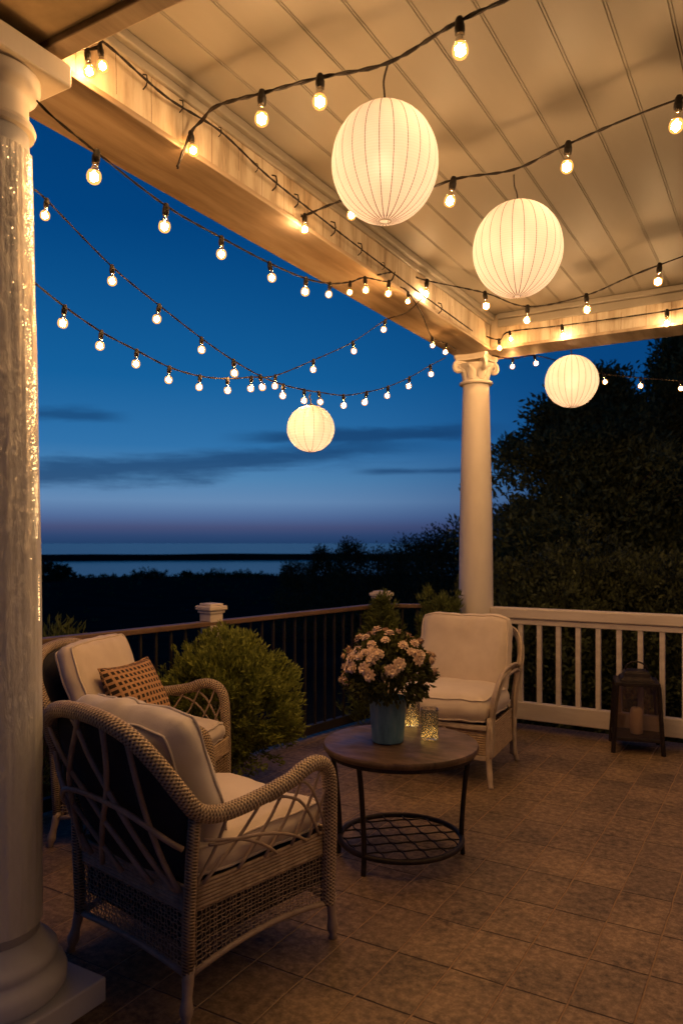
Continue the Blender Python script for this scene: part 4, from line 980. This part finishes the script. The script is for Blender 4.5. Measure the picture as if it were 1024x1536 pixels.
def pine(label, p, H, R, seed, cl, per, ln, wd, mat='pine', low=.12, sp=.50):
    rn = random.Random(seed); t = thing('pine_tree', label, 'tree', p, 0, 'pines beyond the white railing'); tr = MB()
    lean = V((rn.uniform(-.05, .05), rn.uniform(-.05, .05), 0)) * H
    axis_p = lambda u: lean * u * u + UP * H * u
    tr.tube([axis_p(i / 10) for i in range(11)], [.17 * H / 6 * (1 - .9 * i / 10) + .01 for i in range(11)], 8); lm = MB(); m = MB()
    for i in range(cl):
        u = low + (1 - low) * rn.random() ** .85; a = rn.uniform(0, 2 * PI); d = V((math.cos(a), math.sin(a), 0))
        prof = (1 - u) ** .75 * (1.0 if u > low + .12 else .75) + .06
        tip = R * prof * (.74 + .62 * noise.noise(V((math.cos(a) * 1.6, math.sin(a) * 1.6, u * 7 + seed * 3.1))) + .35 * noise.noise(V((math.cos(a) * 4, math.sin(a) * 4, u * 16 + seed))))
        b0 = axis_p(u * .96); e_ = b0 + d * tip + UP * (tip * .22 + .1)
        if i % 2 == 0: tr.tube([b0, lerp(b0, e_, .5) - UP * tip * .04, e_], [.035, .024, .010], 5)
        for f_ in (1.0, .74, .46):
            if f_ < 1 and rn.random() < .25: continue
            c_ = lerp(b0, e_, f_) + V((rn.uniform(-.18, .18), rn.uniform(-.18, .18), rn.uniform(-.15, .15)))
            leaf_cloud(m, c_, (d + UP * .7).normalized(), int(per * (1 if f_ == 1 else .8)), sp * rn.uniform(.7, 1.3), ln, wd, rn, .2, .75, 1.1)
    tr.build('trunk', 'bark', t, 'all'); m.build('crown', mat, t)
    return t
def on_ground(cx_, cy_): p_ = cam(cx_, cy_); return (p_.x, p_.y, ground_h(p_.x, p_.y) - .05)
pine('broad dark pine behind the white railing, behind the hooked paper lantern', on_ground(4.3, 12.6), 5.3, 2.9, 3, 420, 85, .12, .048)
pine('tall dark pine rising highest at the right edge, beyond the white railing', on_ground(5.9, 12.9), 6.3, 2.3, 5, 320, 85, .12, .048)
pine('lower pine between the far column and the broad pine', on_ground(3.1, 12.0), 3.0, 1.4, 8, 150, 75, .10, .042)
HG = 'bushes behind the white railing'
for k, (px, d, r_, h_, lb) in enumerate(((775, 8.2, .85, 1.75, 'dark bush behind the first slats of the white railing, next to the far column'),
                                      (868, 8.6, .95, 1.95, 'dark bush behind the middle slats of the white railing'),
                                      (985, 8.3, .95, 1.85, 'dark bush behind the white railing at the right, beyond the metal lantern'))):
    x = (px - CX) / FPX * d; shrub(lb, on_ground(x, d), r_, h_, .05, 420, 60, .065, .034, 'far_leaf', 30 + k, HG)
# row of young trees beyond the corner post and scrub by the water
def young_tree(label, cx_, cy_, H, R, seed):
    rn = random.Random(seed); t = thing('young_conifer', label, 'tree', on_ground(cx_, cy_), 0, 'young trees beyond the deck'); m = MB(); tr = MB()
    tr.tube([(0, 0, 0), (.05 * H * rn.uniform(-.3, .3), 0, H * .95)], [.035 * H / 3, .006], 6)
    for i in range(230):
        u = .04 + .94 * rn.random() ** .8; a = rn.uniform(0, 2 * PI); d = V((math.cos(a), math.sin(a), 0)); tip = R * ((1 - u) ** .7 + .08) * (.7 + .6 * noise.noise(V((d.x, d.y, u * 5 + seed))))
        leaf_cloud(m, d * tip * rn.uniform(.5, 1) + UP * (u * H), (d + UP * .8).normalized(), 22, R * .34, H * .035, H * .013, rn, .3)
    tr.build('trunk', 'bark', t); m.build('crown', 'far_leaf', t)
TG = (('thin spiky young tree leftmost in the row beyond the corner post', 437, 24, 845, 1.0), ('slender young tree just right of the leftmost one beyond the railing', 483, 26, 824, 1.05), ('taller dark young tree above the left side of the flowers', 525, 24, 815, 1.3),
      ('young tree behind the lit corner post', 566, 23, 826, 1.4), ('dark bushy young tree right of the corner post', 612, 22, 815, 1.6), ('tallest dark young tree just left of the far column', 652, 20, 800, 1.6), ('dark young tree half hidden behind the far column', 690, 19, 790, 1.6), ('spindly young tree between the leftmost two and the flowers', 505, 28, 832, 1.2), ('low dark tree filling the gap behind the flowers', 590, 28, 835, 1.8), ('low rounded tree at the left end of the row, lower than its neighbours', 462, 30, 848, 1.5), ('broad dark tree between the corner post and the tallest one', 632, 24, 822, 1.8))
for k, (lb, px, d, py, r_) in enumerate(TG):
    q_ = on_ground((px - CX) / FPX * d, d); zt = EYE + (HOR - py) / FPX * d; young_tree(lb, (px - CX) / FPX * d, d, zt - q_[2], r_, 60 + k)
p_ = on_ground(-.385 * 150, 150); shrub('large dark bush by the water, right beside the wrapped column', p_, 3.4, 3.6, -.4, 150, 22, .5, .28, 'far_leaf', 90, 'bushes along the shore', name='shore_shrub')
for k, (px, hh, ww, lb) in enumerate(((95, 2.6, 2.0, 'low dark shore bush next to the largest one'), (225, 1.8, 3.0, 'flat dark shore bush at the near edge of the water, left of centre'), (283, 2.2, 1.4, 'small upright shore bush between two flat ones'), (325, 1.9, 3.0, 'wide flat shore bush under the small upright one\'s right side'), (372, 1.6, 2.6, 'small shore bush left of the young trees'))):
    q_ = on_ground((px - CX) / FPX * 185, 185); shrub(lb, q_, ww * 1.3, hh * .62 + .3, -.3, 90, 16, .42, .25, 'far_leaf', 95 + k, 'bushes along the shore', name='shore_shrub')
sc = MB(); rn = random.Random(77)
for i in range(900):
    px = rn.uniform(-200, 1150); d = rn.uniform(24, 205) if i % 2 else rn.uniform(185, 208); q_ = on_ground((px - CX) / FPX * d, d)
    leaf_cloud(sc, q_, UP, 7, .012 * d * .5, .004 * d + .12, .0015 * d + .05, rn, .5, .4)
tag(sc.build('dune_scrub', 'far_leaf'), 'low dark scrub covering the dunes down to the water', None, None, 'stuff')

# ------------------------------------------------------------------ lamps: sockets, bulbs, strings, paper lanterns
def socket_mesh():
    return MB().lathe([(0, .012), (.010, .012), (.012, .006), (.014, .004), (.0145, -.012), (.0165, -.014), (.0165, -.032), (.0150, -.034), (.0150, -.044), (.0, -.044)], n=14)
def small_bulb_mesh():                                    # rounder lamp of the outdoor strings
    m = MB()
    m.lathe([(.0115, -.0445), (.012, -.054), (.016, -.064), (.0225, -.073)], n=16, mi=0)
    m.lathe([(.0225, -.073), (.0272, -.082), (.0290, -.095), (.0270, -.108), (.0205, -.1175), (.0110, -.1230), (.0, -.1245)], n=16, mi=1)
    m.ball((0, 0, -.095), .0182, 1, (1, 1, 1.1), 2)
    return m
def bulb_mesh():
    m = MB()
    m.lathe([(.0125, -.0445), (.0125, -.056), (.0145, -.064), (.0195, -.074)], n=16, mi=0)
    m.lathe([(.0195, -.074), (.0245, -.084), (.0262, -.095), (.0245, -.106), (.0195, -.1145), (.0115, -.120), (.0, -.122)], n=16, mi=1)
    m.ball((0, 0, -.095), .0180, 1, (1, 1, 1.15), 2)
    return m
tmp_s = socket_mesh().build('light_socket', 'socket', None, 'all'); tmp_b = bulb_mesh().build('bulb', ['bulb_neck', 'bulb_glass', 'bulb_core'], None, 'all'); tmp_c = small_bulb_mesh().build('bulb', ['bulb_neck', 'bulb_glass', 'bulb_core_small'], None, 'all')
GLOBE = -.095
def cable_tubes(m, P, r, sep, seed):
    for k in range(2):
        pts = []; u = 0
        for i, p in enumerate(P):
            if i: u += (P[i] - P[i - 1]).length
            a = u * 38 + PI * k + seed; pts.append(p + V((0, math.cos(a), math.sin(a))) * sep)
        m.tube(pts, r, 6)
def string_lights(label, nodes, r=.0042, sep=.004, dense=7, extra=None):
    # nodes: (point, k) ; k > 0 hangs a lamp whose size is k, k = 0 only guides the cable
    t = thing('string_light', label, 'string lights', nodes[0][0], 0, 'strings of lamps under and beyond the porch roof'); o = V(nodes[0][0])
    P = spline([V(p) - o for p, k in nodes], dense); m = MB(); cable_tubes(m, P, r, sep, len(nodes))
    m.build('cable', 'cable', t, 'all')
    for p, k in nodes:
        if not k: continue
        s_ = like(tmp_s, t, V(p) - o, k if k > .75 else k * rnd.uniform(1.08, 1.22)); b_ = like(tmp_b if k > .75 else tmp_c, s_)
        s_.rotation_euler = (rnd.uniform(-.2, .2), rnd.uniform(-.2, .2), rnd.uniform(0, 6))
    return t
def L(px, py, d, k=1.0):                                  # node that puts a lamp's globe at that sight line and depth
    return (at(px, py, d) + UP * (-GLOBE * k), k)
def G(px, py, d): return (at(px, py, d), 0)
zg = lambda py: depth_z(py, 3.06)
xb = lambda px, x=-2.03: depth_x(px, x)
S = []
S.append(('thick string of big lamps across the ceiling nearest the viewer, carrying the largest lantern',
    [(V((2.7, 2.1, 3.2)), 0), (V((2.1, 2.05, 3.1)), 1.0), (V((1.3, 2.0, 3.08)), 1.0), (V((.5, 1.95, 3.1)), 1.0), G(850, -45, 2.2), L(689, 76, zg(75)), G(581, 94, 2.58), L(480, 156, zg(155)), L(393, 178, zg(180)), G(326, 158, 2.90), G(303, 180, 2.98), L(286, 222, xb(286), .62), G(266, 251, xb(266, -2.055))], .0042, .0038))
S.append(('string across the ceiling carrying the middle lantern, passing behind the largest one',
    [(V((2.75, 3.0, 3.25)), 0), (V((2.2, 2.95, 3.12)), 1.0), (V((1.4, 2.9, 3.08)), 1.0), (V((.6, 2.85, 3.12)), 1.0), L(1018, 186, zg(185)), L(852, 250, zg(250)), G(770, 254, 3.27), L(680, 300, zg(300)), G(600, 300, 3.5), L(526, 320, 3.58, .7), G(500, 305, 3.62), L(457, 346, xb(457), .8), G(452, 322, xb(452, -2.06))], .0034, .0034))
S.append(('third string across the ceiling, sagging below the middle lantern before the far beam',
    [(V((2.75, 4.0, 3.25)), 0), (V((2.1, 4.1, 3.14)), 1.0), (V((1.3, 4.1, 3.12)), 1.0), (V((.5, 4.15, 3.12)), 1.0), L(989, 421, zg(420)), L(879, 464, zg(463)), L(791, 480, zg(480)), L(727, 460, 5.12), L(640, 440, 4.95, .9), G(600, 408, 4.72), G(566, 412, xb(566))], .0034, .0034))
yb = lambda px: depth_y(px, 5.78)
S.append(('string of lamps stapled along the upper edge of the far beam', [(V((2.7, 5.78, 3.22)), 0), (V((2.0, 5.78, 3.2)), .95), (V((1.2, 5.78, 3.2)), .95), (V((.3, 5.78, 3.18)), .95), L(1000, 485, yb(1000), .95), L(842, 503, yb(842), .8), L(764, 508, yb(764), .6), L(748, 522, yb(748), .7), G(716, 499, yb(716))], .0034, .0034))
S.append(('thin cable stapled along the left beam, with two lamps by the wrapped column',
    [L(131, 100, xb(131, -2.02), .6), L(150, 95, xb(150, -1.98), .6), G(160, 66, xb(160)), G(250, 145, xb(250)), G(330, 196, xb(330)), G(400, 262, xb(400)), G(470, 318, xb(470)), G(540, 372, xb(540)), G(620, 432, xb(620)), G(708, 496, xb(708))], .0034, .003))
xs = lambda px: depth_x(px, -2.03)
S.append(('black string of lamps from the near column capital, highest of those against the sky',
    [G(55, 150, 2.43), G(80, 175, xs(80)), L(145, 258, xs(145), .72), L(249, 333, xs(249), .66), L(332, 378, xs(332), .64), L(404, 413, xs(404), .6), L(459, 435, xs(459), .6), L(495, 440, xs(495), .55), L(525, 436, xs(525), .5), L(547, 432, xs(547), .62), L(583, 437, xs(583), .62), G(592, 408, xs(592))], .0030, .0026))
xq = lambda px: depth_x(px, -2.13)
S.append(('long sagging string of small lamps from column to column, carrying the smallest lantern',
    [G(50, 284, 2.42), L(70, 321, xq(70), .5), L(168, 419, xq(168), .5), L(239, 476, xq(239), .5), L(302, 524, xq(302), .5), L(350, 557, xq(350), .52), L(390, 578, xq(390), .48), L(425, 591, xq(425), .48), L(456, 598, xq(456), .48), L(478, 601, xq(478), .48), L(515, 606, xq(515), .52), L(550, 601, xq(550), .54), L(582, 592, xq(582), .54), L(614, 578, xq(614), .56), L(645, 560, xq(645), .58), G(668, 536, xq(668))], .0023, .0019))
xr = lambda px: depth_x(px, -2.16)
S.append(('lowest string of small lamps at the wrapped column, rising to the left beam',
    [G(52, 424, 2.42), L(97, 481, xr(97), .52), L(152, 517, xr(152), .5), L(205, 544, xr(205), .5), L(254, 568, xr(254), .5), L(300, 580, xr(300), .48), L(341, 583, xr(341), .48), L(377, 580, xr(377), .48), L(413, 577, xr(413), .48), L(470, 554, xr(470), .52), L(529, 526, xr(529), .54), L(578, 493, xr(578), .58), G(610, 468, depth_x(610, -2.04)), G(640, 440, depth_x(640, -2.03))], .0023, .0019))
S.append(('short string hooked under the left beam just before the far column', [G(600, 430, xb(600)), L(612, 450, xb(612, -2.0), .5), G(632, 470, depth_x(632, -2.05)), L(648, 516, depth_x(648, -2.18), .5), L(670, 526, depth_x(670, -2.16), .55), G(684, 524, depth_x(684, -2.2))], .003, .003))
S.append(('string of lamps outdoors beyond the far beam, in front of the pines', [G(738, 533, 6.2), L(769, 548, 6.35, .6), L(801, 544, 6.45, .66), G(850, 545, 6.6), L(905, 571, 6.75, .68), L(960, 577, 6.9, .68), L(1020, 582, 7.05, .7), L(1090, 590, 7.2, .7), G(1180, 570, 7.4)], .0035, .003))
ST = [string_lights(*a) for a in S]
clip = None
for px, py in ((218, 120), (272, 157), (330, 196), (385, 250), (412, 272), (445, 299), (500, 341), (540, 372), (575, 398), (660, 461)):
    q_ = at(px, py, xb(px)) - ST[4].location
    if clip is None: clip = MB().tube([(-.012, 0, .026), (.006, 0, .018), (.008, .003, 0), (.005, 0, -.02), (-.012, 0, -.03)], .0028, 5).build('cable_clip', 'cable', ST[4], 'all', loc=q_)
    else: like(clip, ST[4], q_, rnd.uniform(.7, 1.5))
bpy.data.objects.remove(tmp_s); bpy.data.objects.remove(tmp_b); bpy.data.objects.remove(tmp_c)

def paper_lantern(label, c, r, zt, mat, squash=1.0, n=24, scal=.012, hook=None):
    t = thing('paper_lantern', label, 'paper lantern', c, rnd.uniform(0, .2), 'round paper lanterns'); prof = []
    for i in range(41):
        th = .11 + (PI - .29) * i / 40; prof.append((r * math.sin(th), -r * squash * math.cos(th) * (1.0)))
    prof = [(max(a, .003), b_) for a, b_ in prof]
    m = MB(); N = n * 6; L_ = len(prof)
    for i, (pr_, pz) in enumerate(prof):
        for k in range(N):
            a = 2 * PI * k / N; rr = pr_ * (1 - scal * (1 - abs(math.sin(a * n / 2))) * 1.0 + .004 * noise.noise(V((a * 2, pz * 8, r))))
            m.v.append((rr * math.cos(a), rr * math.sin(a), pz))
    for i in range(L_ - 1):
        for k in range(N):
            m.f.append((i * N + k, i * N + (k + 1) % N, (i + 1) * N + (k + 1) % N, (i + 1) * N + k)); m.mi.append(0)
            u0, u1, v0, v1 = k / N + .5 / n, (k + 1) / N + .5 / n, i / (L_ - 1), (i + 1) / (L_ - 1); m.uv.append([(u0, v0), (u1, v0), (u1, v1), (u0, v1)])
    sh = m.build('shade', mat, t, 'all')
    ring = MB(); rt_ = prof[-1][0]; zt_ = prof[-1][1]
    ring.tube([(rt_ * math.cos(2 * PI * i / 24), rt_ * math.sin(2 * PI * i / 24), zt_) for i in range(26)], .003, 6, False); rb_ = prof[0][0]; zb_ = prof[0][1]; low = MB()
    low.tube([(rb_ * math.cos(2 * PI * i / 24), rb_ * math.sin(2 * PI * i / 24), zb_) for i in range(26)], .002, 6, False); ring.tube([(-rt_, 0, zt_), (0, 0, zt_ + .012), (rt_, 0, zt_)], .0018, 5); low.build('rim', 'rail_paint', t, 'all')
    ring.build('rim', 'cable', t, 'all')
    top = V(zt) - V(c); w_ = MB(); w_.tube(spline([(0, 0, .05), (0, 0, zt_ + .02), V((top.x * .35 - .008, top.y * .35, zt_ + .02 + (top.z - zt_ - .02) * .55)), top], 6), .0034, 6)
    w_.build('hanging_wire', 'cable', t, 'all')
    bl_ = MB(); bl_.lathe([(0, .06), (.014, .06), (.014, .02), (0, .02)], n=12, mi=0); bl_.ball((0, 0, -.012), .034 * r / .183, 2, (1, 1, 1.1), 1); bl_.build('bulb', ['socket', 'lantern_core'], t, 'all')
    return t
paper_lantern('largest round paper lantern, hanging nearest from the first ceiling string', at(577, 245, 2.59), 80 * 2.59 / FPX, at(581, 96, 2.585), 'paper', 1.09)
paper_lantern('ribbed paper lantern hanging in the middle of the second ceiling string', at(776, 374, 3.27), 66.5 * 3.27 / FPX, at(770, 262, 3.27), 'paper', 1.06)
t4 = paper_lantern('paper lantern hooked under the far beam in front of the pines', at(857, 572, 5.86), 39 * 5.86 / FPX, at(857, 524, 5.86), 'paper', 1.0, 20)
paper_lantern('smallest and smoothest paper lantern, hanging in the open from the long sagging string', at(466, 643, xq(466)), 36 * xq(466) / FPX, at(466, 590, xq(466)), 'paper_plain', .97, 14, .035)
